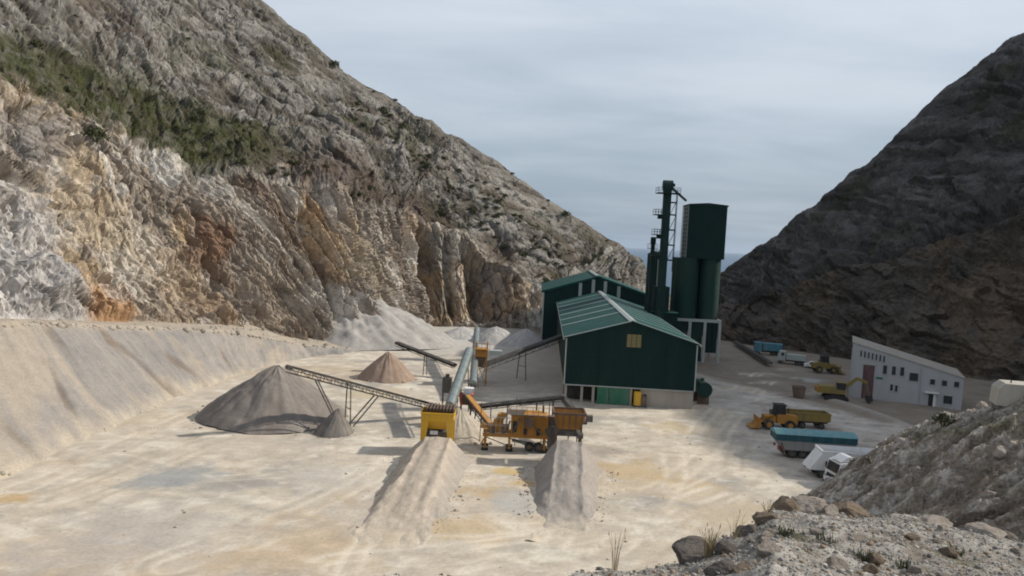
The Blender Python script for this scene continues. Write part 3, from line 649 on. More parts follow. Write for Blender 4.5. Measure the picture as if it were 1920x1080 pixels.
# ================================================================== HEAPS AND RAMPS
def heap(name, x, y, r, h, base, alt, label, cat='heap', group=None, seed=0.0, lean=(0, 0), stretch=1.0, n=(110, 46), z0=0.0):
    a = np.linspace(0, 2 * np.pi, n[0]); q = np.linspace(0, 1, n[1])
    A, Q = np.meshgrid(a, q, indexing='ij')
    jag = 1 + 0.10 * fbm(np.cos(A) * 1.3 + seed, np.sin(A) * 1.3, 0.0, 3)
    X = Q * r * jag * np.cos(A) * stretch; Y = Q * r * jag * np.sin(A)
    rx = np.sqrt(Q ** 2 + 0.02) - 0.06
    Zz = h * (1 - rx) - 0.25 * Q ** 6
    gl = ridged(np.cos(A) * 3.1 + seed, np.sin(A) * 3.1 + 0.3 * Q, 0.0, 3); Zz = Zz - 0.03 * h * sst(gl, 0.45, 0.9) * np.sin(np.pi * Q) + 0.04 * h * fbm(np.cos(A) * 1.2 + 2 * seed, np.sin(A) * 1.2, Q * 1.5 + 0.01, 3)
    Zz = Zz + (0.07 * r * 0.5 * fbm(X * 0.35 + seed * 3, Y * 0.35, 0.0, 4) + 0.02 * fbm(X * 2 + seed, Y * 2, 0.0, 3)) * (Q > 0) * np.minimum(1, (1 - Q) * 6)
    X = X + lean[0] * (1 - Q) ** 1.5; Y = Y + lean[1] * (1 - Q) ** 1.5
    Vh = np.stack([X, Y, Zz], -1)
    streak = fbm(np.cos(A) * 7 + seed, np.sin(A) * 7, 0.0, 4, 0.6) + 0.4 * fbm(X * 0.8, Y * 0.8, 0.0, 3)
    ch = cmix(np.zeros(Vh.shape) + np.array(base), alt, sst(streak, -0.1, 0.6) * 0.8)
    o = grid(name, Vh, M['heap'], ch); o.location = (x, y, z0)
    return tag(o, label, cat, group)
heap('gravel_heap', -31.0, 98.3, 9.4, 7.2, (0.185, 0.165, 0.15), (0.25, 0.225, 0.205), 'large cone of grey gravel under the discharge end of the long stacker conveyor', seed=1.3, lean=(0.4, 0))
heap('gravel_heap', -21.2, 91.6, 2.5, 3.1, (0.15, 0.14, 0.13), (0.22, 0.19, 0.16), 'small dark heap at the right foot of the large gravel cone', seed=4.1, lean=(0.3, 0.6))
heap('gravel_heap', -20.8, 128.4, 5.0, 4.9, (0.27, 0.20, 0.155), (0.33, 0.255, 0.205), 'small brown pyramid heap below the far conveyor in front of the cliff', seed=8.7)
heap('sand_heap', -5.2, 92.6, 3.6, 3.5, (0.43, 0.38, 0.31), (0.50, 0.45, 0.37), 'pale sand heap spilled between the yellow hopper and the crusher', seed=2.2, lean=(-0.6, 1.2))
heap('fines_heap', -3.2, 181, 7.0, 4.0, (0.36, 0.35, 0.34), (0.44, 0.43, 0.41), 'pale grey heap below the cliff left of the rear hall', seed=5.5)
heap('fines_heap', 3.3, 178, 6.5, 4.2, (0.33, 0.32, 0.32), (0.42, 0.41, 0.39), 'pale grey heap against the left wall of the rear hall', seed=6.5, lean=(0.8, 0))
heap('fines_heap', -12, 188, 6.5, 2.6, (0.38, 0.37, 0.36), (0.46, 0.45, 0.43), 'low pale heap behind the covered conveyor below the cliff', seed=7.7)
heap('scree_cone', -32.5, 174.5, 19.0, 12.0, (0.31, 0.295, 0.28), (0.39, 0.375, 0.355), 'grey scree cone resting against the foot of the cliff', 'scree', seed=9.4, lean=(-7, 5), n=(160, 60))
heap('soil_heap', 26.5, 62.0, 2.2, 1.5, (0.28, 0.26, 0.24), (0.34, 0.32, 0.29), 'low rubble heap at the toe of the stony bank', seed=3.9)

def ramp_heap(name, a, b, h0, h1, w0, w1, side, base, alt, rut, label):
    a, b = np.array(a, float), np.array(b, float); d = b - a; L = np.hypot(*d); d /= L; nrm = np.array([d[1], -d[0]])
    u = np.linspace(-0.34, 1.0, 120); u = np.concatenate([u, [1.0 + 0.9 / L * h1 * 0.5, 1.0 + 1.0 * h1 / L]]); 
    tt = np.linspace(-1, 1, 81)
    U, TT = np.meshgrid(u, tt, indexing='ij')
    hc = np.where(U <= 1, lerp(h0, h1, np.clip(U, 0, 1)) + 0.75 * np.minimum(U, 0) - 0.02, h1 * np.maximum(0, 1 - (U - 1) * L / h1)) + 0.02
    wd = lerp(w0, w1, np.clip(U, 0, 1)) / 2
    flare = (1 - np.clip(U, -0.25, 1)) ** 2; wd = wd * (1 + 0.10 * fbm(U * 4, np.sign(TT) * 3.0 + 0.2, 0.0, 3))
    lat = np.where(np.abs(TT) < 0.6, TT / 0.6 * wd, np.sign(TT) * (wd + (np.abs(TT) - 0.6) / 0.4 * (hc / side + 0.3 + 1.2 * flare)))
    f = np.clip((np.abs(TT) - 0.50) / 0.5, 0, 1)
    fe = f * f * (3 - 2 * f); Zr = hc * (1 - fe) - 0.12 * f
    X = a[0] + d[0] * U * L + nrm[0] * lat; Y = a[1] + d[1] * U * L + nrm[1] * lat
    onp = (np.abs(TT) < 0.62)
    nz = fbm(X * 0.5, Y * 0.5, 0.0, 4)
    Zr = Zr + 0.10 * nz * (1 - 0.6 * f) + 0.9 * f * (1 - f) * fbm(X * 0.7 + 5, Y * 0.35, 0.0, 4)
    lw = lat + 0.14 * fbm(Y * 0.35, np.full_like(Y, 2.0), 0.0, 2)
    rt_ = np.exp(-((np.abs(lw) - 1.05) / 0.38) ** 2) * onp * sst(U, -0.05, 0.35)
    Zr = Zr - 0.11 * rt_ + 0.06 * np.exp(-(lw / 0.35) ** 2) * onp * sst(U, -0.05, 0.35)
    Zr = Zr + floor_z(X, Y) * (1 - sst(U, 0.5, 1.0)) + 0.07 * fbm(X * 0.9, Y * 0.5, 0.0, 3) * sst(U, -0.1, 0.2)
    Vr = np.stack([X, Y, Zr], -1)
    cr = cmix(np.zeros(Vr.shape) + np.array(base), alt, sst(nz + 0.5 * fbm(lw * 1.6, Y * 0.08, 0.0, 3), -0.1, 0.6) * 0.7)
    cr = cmix(cr, rut, (rt_ * 0.55 + 0.35 * np.exp(-((lw - 0.2) / 0.3) ** 2) * onp))
    cr = cmix(cr, np.array(base) * 0.8, f * 0.5); cr = cmix(cr, (0.30, 0.275, 0.25), sst(TT, 0.5, 0.8) * 0.7); cr = cmix(cr, (0.50, 0.44, 0.35), 1 - sst(U + 0.12 * nz, -0.2, 0.12))
    c0 = np.array([a[0], a[1], 0]); o = grid(name, Vr - c0, M['heap'], cr); o.location = c0
    return tag(o, label, 'ramp')
ramp_heap('earth_ramp', (-9.0, 61.5), (-7.5, 82.6), 0.05, 2.5, 4.8, 3.3, 0.95, (0.42, 0.36, 0.295), (0.50, 0.44, 0.37), (0.28, 0.24, 0.20), 'pale earth ramp with wheel ruts climbing to the yellow feed hopper')
ramp_heap('gravel_ramp', (5.8, 66.0), (7.2, 81.4), 0.05, 3.2, 3.5, 3.3, 1.5, (0.30, 0.27, 0.245), (0.36, 0.33, 0.30), (0.235, 0.22, 0.205), 'grey gravel ramp climbing to the orange hopper of the crusher plant')

# ================================================================== THE GREEN HALLS
HY = R(-2.3)
hall = empty('green_hall', (8.9, 116.3, 0), HY, 'dark green gabled hall with pale corner trim standing on a concrete base', 'building')
W, LN, HE, HR, ZB = 20.4, 70.0, 10.2, 13.2, 2.85
b = MB()
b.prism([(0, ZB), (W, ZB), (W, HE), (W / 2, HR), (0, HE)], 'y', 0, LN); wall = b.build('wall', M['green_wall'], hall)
b = MB(); b.bb(0.25, W - 0.25, 2.6, LN - 0.3, 0.1, ZB); b.build('undercroft_fill', M['dark_fill'], hall)  # solid dark block, shade of the open base put into its colour
b = MB(); b.bb(12.0, W - 0.1, 0.25, 0.6, -0.3, ZB - 0.02); b.bb(W - 0.45, W - 0.1, 0.6, LN - 1, -0.3, ZB - 0.02); b.bb(0.1, 0.45, 6.0, LN - 1, -0.3, ZB - 0.02); b.build('base_wall', M['concrete'], hall)
for x in (0.35, 2.9, 4.7, 10.6):
    b = MB(); b.bb(x - 0.2, x + 0.2, 0.25, 0.65, -0.3, ZB - 0.02); b.build('base_pillar', M['concrete'], hall)
def slope_panel(b, side, x0, x1, y0, y1, t, off):
    # a strip of one roof slope, x measured from the eave (0) to the ridge (1)
    xe = -0.35 if side < 0 else W + 0.35; xr = W / 2
    ze = HE - 0.35 * (HR - HE) / (W / 2)
    pts = []
    for q in (x0, x1):
        X = xe + (xr - xe) * q; Zq = ze + (HR - ze) * q + off; pts.append((X, Zq))
    (xa, za), (xb, zb) = pts
    b.prism([(xa, za), (xb, zb), (xb, zb + t), (xa, za + t)], 'y', y0, y1)
for side in (-1, 1):
    b = MB(); slope_panel(b, side, 0, 1, -0.35, LN, 0.14, 0.02); rf = b.build('roof', M['green_roof'], hall)
    for k in range(6 if side < 0 else 9):
        y = 15.5 + 9.2 * k if side < 0 else 9 + 6.5 * k
        b = MB(); slope_panel(b, side, 0.0, 0.985, y, y + (0.6 if side < 0 else 0.35), 0.05, 0.165)
        b.build('roof_seam', M['trim'], rf)
    b = MB(); slope_panel(b, side, 0, 0.985, -0.40, -0.12, 0.10, 0.163); b.build('verge_trim', M['trim'] if side > 0 else M['trim'], rf)
    b = MB()
    xe = -0.45 if side < 0 else W + 0.45
    b.bb(min(xe, xe + 0.18), max(xe, xe + 0.18), -0.3, LN, HE - 0.32, HE - 0.06); b.build('gutter', M['trim'], rf)
b = MB(); b.prism([(W / 2 - 0.55, HR + 0.02), (W / 2, HR + 0.20), (W / 2 + 0.55, HR + 0.02), (W / 2 + 0.55, HR + 0.12), (W / 2, HR + 0.34), (W / 2 - 0.55, HR + 0.12)], 'y', -0.38, LN); b.build('ridge_cap', M['trim'], hall)
for x in (5.1, 15.3): MB().tube((x, -0.1, ZB), (x, -0.1, 9.8 + (x / W if x < W / 2 else 1 - x / W) * 3), 0.05, 8).build('downpipe', M['green_steel'], hall)
for z in (5.2, 7.7): MB().bb(0.16, W - 0.14, -0.03, -0.004, z, z + 0.06).build('sheet_lap', M['green_steel'], hall)
for x in (-0.06, W - 0.10):
    b = MB(); b.bb(x, x + 0.2, -0.06, 0.16, ZB, HE - 0.1); b.build('corner_trim', M['trim'], hall)
b = MB(); b.bb(0.14, W - 0.12, -0.05, 0.10, ZB - 0.16, ZB + 0.03); b.build('base_trim', M['trim'], hall)
vent = MB().bb(9.35, 11.75, -0.06, 0.05, 9.2, 11.3).build('vent', M['dark'], hall)
for k in range(3):
    b = MB(); x0 = 9.45 + k * 0.76
    for j in range(9): b.box((x0 + 0.34, -0.10, 9.35 + j * 0.225), (0.66, 0.07, 0.13))
    b.build('louvre', M['vent'], vent)
for x0, x1, mt in ((5.3, 7.1, 'bright_green'), (7.18, 10.3, 'bright_green')):
    b = MB(); b.bb(x0, x1, 0.06, 0.22, 0.0, 2.62)
    for k in range(int((x1 - x0) / 0.45)): b.bb(x0 + 0.15 + k * 0.45, x0 + 0.25 + k * 0.45, 0.0, 0.06, 0.05, 2.6)
    b.build('sliding_door', M[mt], hall)
b = MB(); b.bb(12.6, 13.1, 0.18, 0.25, 0.6, 1.9); b.build('window', M['glass'], hall)

rear = empty('green_hall', (7.9, 187.0, 0), HY, 'rear dark green hall with white pilasters under its gable, behind the gabled hall', 'building')
W2, L2, E2, K2_ = 27.0, 34.0, 12.6, 16.9
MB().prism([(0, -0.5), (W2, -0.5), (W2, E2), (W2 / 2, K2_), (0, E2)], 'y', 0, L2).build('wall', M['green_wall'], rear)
for side in (-1, 1):
    xe = -0.5 if side < 0 else W2 + 0.5; ze = E2 - 0.5 * (K2_ - E2) / (W2 / 2)
    rf = MB().prism([(xe, ze + 0.02), (W2 / 2, K2_ + 0.02), (W2 / 2, K2_ + 0.22), (xe, ze + 0.22)], 'y', -0.2, L2 + 0.4).build('roof', M['green_roof'], rear)
    MB().prism([(xe, ze - 0.22), (W2 / 2 - 0.01 * side, K2_ - 0.22), (W2 / 2 - 0.01 * side, K2_ + 0.26), (xe, ze + 0.26)], 'y', -0.38, -0.22).build('verge_trim', M['green_roof'], rf)
for x, wd in ((9.2, 0.8), (12.4, 0.8), (15.4, 0.8), (18.8, 0.8), (0.1, 0.35)):
    zt = E2 + (K2_ - E2) * (1 - abs(x - W2 / 2) / (W2 / 2)) - 0.4
    MB().bb(x - wd / 2, x + wd / 2, -0.16, -0.01, 0, zt).build('pilaster', M['trim'], rear)
b = MB().prism([(W2 / 2 - 0.6, K2_ + 0.24), (W2 / 2, K2_ + 0.5), (W2 / 2 + 0.6, K2_ + 0.24)], 'y', -0.8, L2); b.build('ridge_cap', M['trim'], rear)

# ---------------- silo block
silo = empty('silo_block', (36.1, 165.0, 0), R(-3), 'dark green silo block with a box top on round silos and a pale frame', 'silo')
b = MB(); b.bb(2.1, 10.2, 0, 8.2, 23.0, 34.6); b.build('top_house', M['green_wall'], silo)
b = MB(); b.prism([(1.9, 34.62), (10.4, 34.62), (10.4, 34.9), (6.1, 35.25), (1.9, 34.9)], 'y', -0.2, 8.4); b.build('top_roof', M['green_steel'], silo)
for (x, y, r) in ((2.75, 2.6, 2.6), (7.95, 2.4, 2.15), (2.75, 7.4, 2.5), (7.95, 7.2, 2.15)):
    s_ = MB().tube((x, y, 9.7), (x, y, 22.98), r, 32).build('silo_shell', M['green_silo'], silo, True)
    for z in (12.3, 15.0, 17.7, 20.4): MB().tube((x, y, z), (x, y, z + 0.12), r + 0.05, 32).build('hoop', M['green_silo'], s_, True)
    MB().tube((x, y, 9.66), (x, y, 5.2), r - 0.1, 24, 0.35).build('hopper_cone', M['green_steel'], silo, True)
b = MB(); b.bb(0.2, 10.5, -0.3, 0.2, 9.0, 9.62); b.bb(0.2, 10.5, 9.2, 9.7, 9.0, 9.62); b.bb(0.2, 0.7, 0.2, 9.2, 9.0, 9.62); b.bb(10.0, 10.5, 0.2, 9.2, 9.0, 9.62); b.build('ring_beam', M['trim'], silo)
for x in (0.45, 3.7, 7.0, 10.25):
    for y in (-0.05, 9.45):
        b = MB(); b.bb(x - 0.3, x + 0.3, y - 0.25, y + 0.25, -0.3, 8.98); b.build('column', M['trim'], silo)
for x0, x1 in ((0.9, 3.3), (4.1, 6.6), (7.4, 9.85)):
    MB().bb(x0, x1, 0.3, 0.5, 2.2 if x0 > 7 else 0.2, 8.97).build('infill_panel', M['green_steel'], silo)
b = MB()
for k in range(2): b.tube((8.0 + k, 0.1, 8.9), (8.0 + k, 0.1, 2.6), 0.28, 10, 0.2)
b.build('discharge_spout', M['green_steel'], silo)
# lattice face on the left side of the top house
b = MB()
for y in (0.5, 2.9, 5.3, 7.7): b.beam((1.86, y, 23.1), (1.86, y, 34.6), 0.14, 0.14)
for k in range(13): b.beam((1.80, 0.2, 23.5 + k * 0.9), (1.80, 8.0, 23.5 + k * 0.9), 0.08, 0.08)
b.build('lattice', M['trim'], silo)

# ---------------- bucket elevator tower
tw = empty('elevator_tower', (30.9, 159.0, 0), 0, 'tall slender green bucket elevator tower with railed platforms beside the silos', 'tower')
b = MB(); b.bb(0.2, 1.7, -0.6, 0.9, 0, 37.4); b.build('casing', M['green_steel'], tw)
hd = MB(); hd.tube((-0.05, 0.15, 38.2), (1.95, 0.15, 38.2), 1.05, 16); hd.box((0.95, 0.15, 37.6), (1.7, 1.9, 1.2)); head = hd.build('head', M['green_steel'], tw)
MB().tube((1.97, 0.15, 38.3), (2.45, 0.15, 38.3), 0.35, 12).build('motor', M['green_steel'], head)
def platform(z, x0, x1, par, mt=M['green_steel']):
    p_ = MB().bb(x0, x1, -1.7, 1.7, z, z + 0.14).build('platform', mt, par)
    b = MB()
    for x in np.linspace(x0 + 0.05, x1 - 0.05, 4):
        for y in (-1.65, 1.65): b.beam((x, y, z + 0.14), (x, y, z + 1.25), 0.07, 0.07)
    for zz in (0.7, 1.22):
        for y in (-1.65, 1.65): b.beam((x0, y, z + zz), (x1, y, z + zz), 0.06, 0.06)
        for x in (x0 + 0.05, x1 - 0.05): b.beam((x, -1.65, z + zz), (x, 1.65, z + zz), 0.06, 0.06)
    b.build('railing', mt, p_)
platform(36.4, -1.3, 3.4, tw)
for z, s_ in ((31.8, -1), (27.6, -1), (23.2, -1)): platform(z, -1.6, 0.18, tw); MB().bb(-0.75, 0.17, -0.7, 0.7, z - 0.75, z - 0.01).build('bracket', M['green_steel'], tw)
b = MB()
for y in (-0.5, 0.5): b.beam((3.0, y, 20), (3.0, y, 36.4), 0.12, 0.12)
for k in range(19): b.beam((3.0, -0.5, 20.4 + k * 0.86), (3.0, 0.5, 20.4 + k * 0.86), 0.06, 0.06)
for z in (22.4, 25.6, 28.8, 32.0, 34.6): b.beam((1.7, 0, z), (3.0, 0, z), 0.22, 0.3)
for z in (22.4, 25.6, 28.8, 32.0): b.beam((1.7, -0.2, z), (3.0, -0.2, z + 3.0), 0.1, 0.1)
b.build('ladder', M['green_steel'], tw)
MB().tube((2.0, 0.3, 37.6), (6.6, 7.6, 35.7), 0.28, 12).build('chute', M['green_steel'], tw, True)
fs_ = empty('filter_silo', (31.9, 169.6, 0), 0, 'narrow dark green filter silo left of the elevator tower', 'silo')
MB().tube((0, 0, 9), (0, 0, 23.4), 1.55, 24).build('shell', M['green_steel'], fs_, True)
MB().tube((0, 0, 8.95), (0, 0, 5.0), 1.5, 24, 0.3).build('hopper_cone', M['green_steel'], fs_, True)
MB().tube((0, 0, 23.42), (0, 0, 24.1), 1.6, 24, 0.5).build('lid', M['green_steel'], fs_, True)
for x, y in ((-1.2, -1.2), (1.2, -1.2), (-1.2, 1.2), (1.2, 1.2)): MB().beam((x, y, 0), (x, y, 9.6), 0.25, 0.25).build('leg', M['green_steel'], fs_)
ms = empty('elevator_mast', (30.2, 163.0, 0), 0, 'thin dark mast with a small head rising behind the hall roof', 'mast')
MB().bb(-0.35, 0.35, -0.4, 0.4, 0, 25.6).build('casing', M['green_steel'], ms)
b = MB(); b.box((0, 0, 26.1), (1.0, 1.1, 1.0)); b.tube((-0.5, 0, 26.7), (0.5, 0, 26.7), 0.5, 14); b.build('head', M['green_steel'], ms)
b = MB(); b.bb(-1.1, 1.0, -0.9, 0.9, 24.6, 24.72)
for x in (-1.05, -0.35, 0.35, 0.95):
    for y in (-0.85, 0.85): b.beam((x, y, 24.7), (x, y, 25.7), 0.06, 0.06)
for y in (-0.85, 0.85): b.beam((-1.1, y, 25.7), (1.0, y, 25.7), 0.06, 0.06)
b.build('platform', M['green_steel'], ms)
b = MB(); b.bb(1.0, 2.6, -2.6, -1.6, 23.9, 24.05); b.beam((1.0, -2.1, 25.1), (2.6, -2.1, 25.1), 0.07, 0.07); b.bb(0.36, 1.0, -2.6, 0.4, 23.9, 24.05); b.build('walkway', M['green_steel'], ms)
MB().beam((1.4, 0.2, 14), (1.4, 0.2, 22.5), 0.18, 0.18).build('vent_pipe', M['trim'], ms)

eh = empty('elevator_house', (30.6, 161.5, 0), R(-3), 'dark green stepped block between the gabled hall and the silos', 'building')
MB().bb(0, 5.6, 0, 6, -0.3, 11.0).build('wall', M['green_wall'], eh)
MB().bb(0.4, 3.6, 0.5, 5.5, 11.02, 16.5).build('upper_block', M['green_steel'], eh)
MB().bb(-0.15, 5.75, -0.15, 6.15, 10.9, 11.01).build('roof', M['green_roof'], eh)
tk = empty('round_tank', (30.9, 119.2, 0), 0, 'round dark green tank at the right corner of the gabled hall', 'tank')
MB().tube((0.9, -0.4, 2.5), (0.9, 3.6, 2.5), 1.22, 24).build('shell', M['green_silo'], tk, True)
b = MB(); 
for y in (0.2, 2.9): b.bb(0.0, 1.8, y, y + 0.3, -0.2, 1.6)
b.build('cradle', M['brown'], tk)
MB().tube((0.9, 1.5, 3.65), (0.9, 1.5, 4.1), 0.3, 12).build('hatch', M['green_silo'], tk)

dr_ = empty('yellow_drum', (20.1, 115.6, 0), 0, 'yellow drum shaped machine standing by the hall base wall', 'machine')
MB().tube((0.4, 0, 0.25), (0.4, 0, 2.35), 0.62, 16).build('drum', M['yellow'], dr_, True)
MB().bb(0.95, 1.75, -0.4, 0.4, 0.2, 1.7).build('motor_box', M['brown'], dr_)
MB().bb(-0.3, 1.8, -0.55, 0.55, -0.1, 0.22).build('skid', M['steel'], dr_)

# ================================================================== CONVEYORS
def conveyor(name, p, q, wd, label, legs=(), rails=True, cover=False, belt='belt', struts=(), depth=0.55, beltname='belt', group=None):
    p, q = Vector(p), Vector(q); root = empty(name, (p.x, p.y, 0), 0, label, 'conveyor', group); o = (p.x, p.y, 0)
    d = (q - p).normalized(); sd_ = d.cross(Vector((0, 0, 1))).normalized(); u = sd_.cross(d)
    b = MB(o); n = max(3, int((q - p).length / 1.5))
    for s_ in (-1, 1):
        e = sd_ * s_ * wd / 2
        b.beam(p + e, q + e, 0.10, 0.16); b.beam(p + e - u * depth, q + e - u * depth, 0.08, 0.10)
        for k in range(n):
            a = p.lerp(q, k / n) + e; c_ = p.lerp(q, (k + 1) / n) + e
            b.beam(a, a - u * depth, 0.06, 0.06); b.beam(a - u * depth, c_, 0.05, 0.05)
    b.build('frame', M['steel'], root)
    b = MB(o); b.beam(p + u * 0.14, q + u * 0.14, wd * 0.86, 0.08); b.beam(p - u * 0.3, q - u * 0.3, wd * 0.8, 0.05); b.build(beltname, M[belt], root)
    b = MB(o); b.tube(q - sd_ * wd / 2 - u * .1, q + sd_ * wd / 2 - u * .1, 0.3, 14); b.build('head_drum', M['steel'], root)
    b = MB(o); b.tube(p - sd_ * wd / 2 - u * .1, p + sd_ * wd / 2 - u * .1, 0.28, 14); b.build('tail_drum', M['steel'], root)
    if cover:
        b = MB(o); b.half_pipe(p + u * 0.15, q + u * 0.15, wd * 0.62, 10, 0.25); b.build('cover', M['galv'], root, True)
        L = (q - p).length
        for k in range(1, int(L / 2.4)):
            a = p + d * k * 2.4; MB(o).half_pipe(a + u * 0.15, a + d * 0.10 + u * 0.15, wd * 0.62 + 0.025, 10, 0.26).build('cover_band', M['galv'], root, True)
    for f in legs:
        a = p.lerp(q, f)
        for s_ in (-1, 1):
            e = sd_ * s_ * wd / 2
            b = MB(o); b.beam((a + e).to_tuple(), (a.x + e.x * 1.7, a.y + e.y * 1.7, -0.1), 0.12, 0.12); b.build('leg', M['steel'], root)
        b = MB(o); zz = a.z * 0.45; b.beam((a.x - sd_.x * wd * .7, a.y - sd_.y * wd * .7, zz), (a.x + sd_.x * wd * .7, a.y + sd_.y * wd * .7, zz), 0.08, 0.08); b.build('cross_brace', M['steel'], root)
    for f, foot in struts:
        a = p.lerp(q, f)
        for s_ in (-1, 1):
            e = sd_ * s_ * wd / 2
            b = MB(o); b.beam(a + e - u * depth, Vector(foot) + e * 1.2, 0.14, 0.14); b.build('strut', M['steel'], root)
    return root
conveyor('stacker_conveyor', (-8.9, 102.0, 1.5), (-26.2, 88.6, 8.5), 1.0, 'long dark stacker conveyor dropping gravel onto the large grey cone', legs=(0.64,), struts=((0.83, (-20.6, 92.6, 0.0)), (0.45, (-19.6, 93.8, 0.4))), depth=0.7)
conveyor('stacker_conveyor', (-9.4, 131.0, 2.5), (-20.3, 134.6, 5.4), 0.9, 'shorter dark stacker conveyor behind the small brown pyramid heap', legs=(0.5,), depth=0.6)
conveyor('covered_conveyor', (-7.0, 91.6, 3.9), (-5.95, 111.0, 8.0), 1.0, 'galvanised covered conveyor rising from the yellow hopper away from the camera', legs=(0.35, 0.75), cover=True)
conveyor('covered_conveyor', (-5.2, 113.0, 2.6), (-6.7, 151.0, 6.4), 0.95, 'second covered conveyor reaching back towards the cliff, narrower with distance', legs=(0.3, 0.7), cover=True)
conveyor('hall_conveyor', (-4.6, 128.0, 3.1), (9.6, 140.0, 7.4), 1.5, 'grey conveyor climbing into the left wall of the gabled hall', legs=(0.50,), depth=0.8)
conveyor('return_conveyor', (-4.6, 97.0, 2.9), (7.4, 97.4, 4.75), 0.9, 'long dark conveyor spanning behind the orange crusher plant', legs=(0.22, 0.40, 0.55, 0.72, 0.9), depth=0.5)
conveyor('feed_conveyor', (7.7, 97.2, 4.5), (9.5, 89.0, 3.6), 0.7, 'short dark conveyor running down to the orange hopper', legs=(0.5,), depth=0.4)
conveyor('chute_conveyor', (-1.9, 94.0, 1.5), (-5.2, 97.2, 4.3), 0.9, 'short tan conveyor slanting from the red crusher to the orange plant', belt='orange', legs=(0.5,), depth=0.5)
conveyor('ground_conveyor', (60.5, 199.0, 0.9), (57.4, 163.0, 1.1), 1.2, 'low dark conveyor lying on the grey yard right of the silos', legs=(0.3, 0.7), depth=0.5)
# motor house at the side of the covered conveyor
mh = empty('motor_house', (-9.3, 106.0, 0), 0, 'small dark motor house hanging beside the covered conveyor', 'machine')
MB().bb(0, 1.3, 0, 1.6, 2.6, 4.7).build('housing', M['steel'], mh); MB().tube((0.65, 0.8, 4.7), (0.65, 0.8, 5.2), 0.3, 12).build('motor', M['steel'], mh)
for x, y in ((0.1, 0.1), (1.2, 0.1), (0.1, 1.5), (1.2, 1.5)): MB().beam((x, y, 0), (x, y, 2.6), 0.12, 0.12).build('leg', M['steel'], mh)

# ================================================================== HOPPERS AND PLANT
hp = empty('feed_hopper', (-9.65, 84.2, 0), 0, 'bright yellow feed hopper at the top of the pale earth ramp', 'hopper')
b = MB()
w_, d_ = 3.75, 3.0
top = [(0, 0, 4.7), (w_, 0, 4.7), (w_, d_, 4.7), (0, d_, 4.7)]; mid = [(0, 0, 3.9), (w_, 0, 3.9), (w_, d_, 3.9), (0, d_, 3.9)]; bot = [(0.95, 0.9, 2.75), (w_ - 0.95, 0.9, 2.75), (w_ - 0.95, d_ - 0.9, 2.75), (0.95, d_ - 0.9, 2.75)]
b.add(top + mid + bot, [(0, 1, 5, 4), (1, 2, 6, 5), (2, 3, 7, 6), (3, 0, 4, 7), (4, 5, 9, 8), (5, 6, 10, 9), (6, 7, 11, 10), (7, 4, 8, 11)])
body = b.build('bin', M['yellow'], hp)
b = MB()
for k in range(6): x = 0.3 + k * 0.63; b.bb(x - 0.06, x + 0.06, -0.09, -0.005, 3.92, 4.68)
b.bb(-0.08, w_ + 0.08, -0.11, 0.02, 4.70, 4.86); b.bb(-0.08, 0.04, 0.02, d_, 4.70, 4.86); b.bb(w_ - 0.04, w_ + 0.08, 0.02, d_, 4.70, 4.86); b.bb(-0.08, w_ + 0.08, d_, d_ + 0.1, 4.70, 4.86)
b.build('rim', M['yellow'], body)
b = MB(); b.bb(0.5, w_ + 0.05, 0.6, d_ + 0.05, 4.87, 5.1)
for k in range(9): b.bb(0.55 + k * 0.38, 0.7 + k * 0.38, 0.2, d_, 4.95, 5.35)
b.build('grizzly', M['brown'], hp)
for x in (0.02, w_ - 0.36):
    for y in (0.02, d_ - 0.36):
        b = MB(); b.prism([(x, 0), (x + 0.34, 0), (x + 0.34 + (0.55 if x < 1 else 0), 3.9), (x - (0.55 if x > 1 else 0), 3.9)], 'y', y, y + 0.30); b.build('leg', M['yellow'], hp)
b = MB(); b.bb(0.5, w_ - 0.5, 0.7, 2.4, 1.9, 2.5); b.tube((0.4, 1.0, 2.15), (w_ - 0.4, 1.0, 2.15), 0.28, 12); b.build('feeder', M['steel'], hp)
MB().bb(w_ * 0.28, w_ * 0.52, 0.55, 0.68, 2.2, 2.62).build('feeder_plate', M['white'], hp)

h2 = empty('feed_hopper', (5.55, 82.9, 0.95), 0, 'orange feed hopper at the head of the grey gravel ramp', 'hopper')
b = MB(); w_, d_ = 3.4, 2.8
top = [(-0.1, 0, 4.75), (w_ + .1, 0, 4.75), (w_ + .1, d_, 4.75), (-0.1, d_, 4.75)]; bot = [(0.35, 0.5, 3.0), (w_ - 0.35, 0.5, 3.0), (w_ - 0.35, d_ - 0.5, 3.0), (0.35, d_ - 0.5, 3.0)]
b.add(top + bot, [(0, 1, 5, 4), (1, 2, 6, 5), (2, 3, 7, 6), (3, 0, 4, 7)]); body = b.build('bin', M['orange'], h2)
b = MB(); b.bb(-0.16, w_ + .16, -0.12, 0.02, 4.72, 5.0); b.bb(-0.16, 0.0, 0.02, d_, 4.72, 5.0); b.bb(w_, w_ + .16, 0.02, d_, 4.72, 5.0); b.bb(-0.16, w_ + .16, d_, d_ + .12, 4.72, 5.0)
for k in range(5): b.bb(0.2 + k * 0.7, 0.34 + k * 0.7, -0.10, 0.12, 3.2, 4.70)
b.build('rim', M['brown'], body)
MB().bb(w_ + .18, w_ + 0.9, 0.2, 0.9, 4.0, 4.7).build('control_box', M['steel'], h2)
for x in (0.2, w_ - 0.4):
    for y in (0.3, d_ - 0.5): MB().bb(x, x + 0.2, y, y + 0.2, -1.0, 3.3).build('leg', M['brown'], h2)
b = MB(); b.bb(0.2, w_ - 0.2, 0.5, 2.4, 2.2, 2.7); b.tube((w_ - 0.7, 0.2, 2.4), (w_ - 0.1, 0.2, 2.4), 0.35, 12); b.build('feeder', M['steel'], h2)

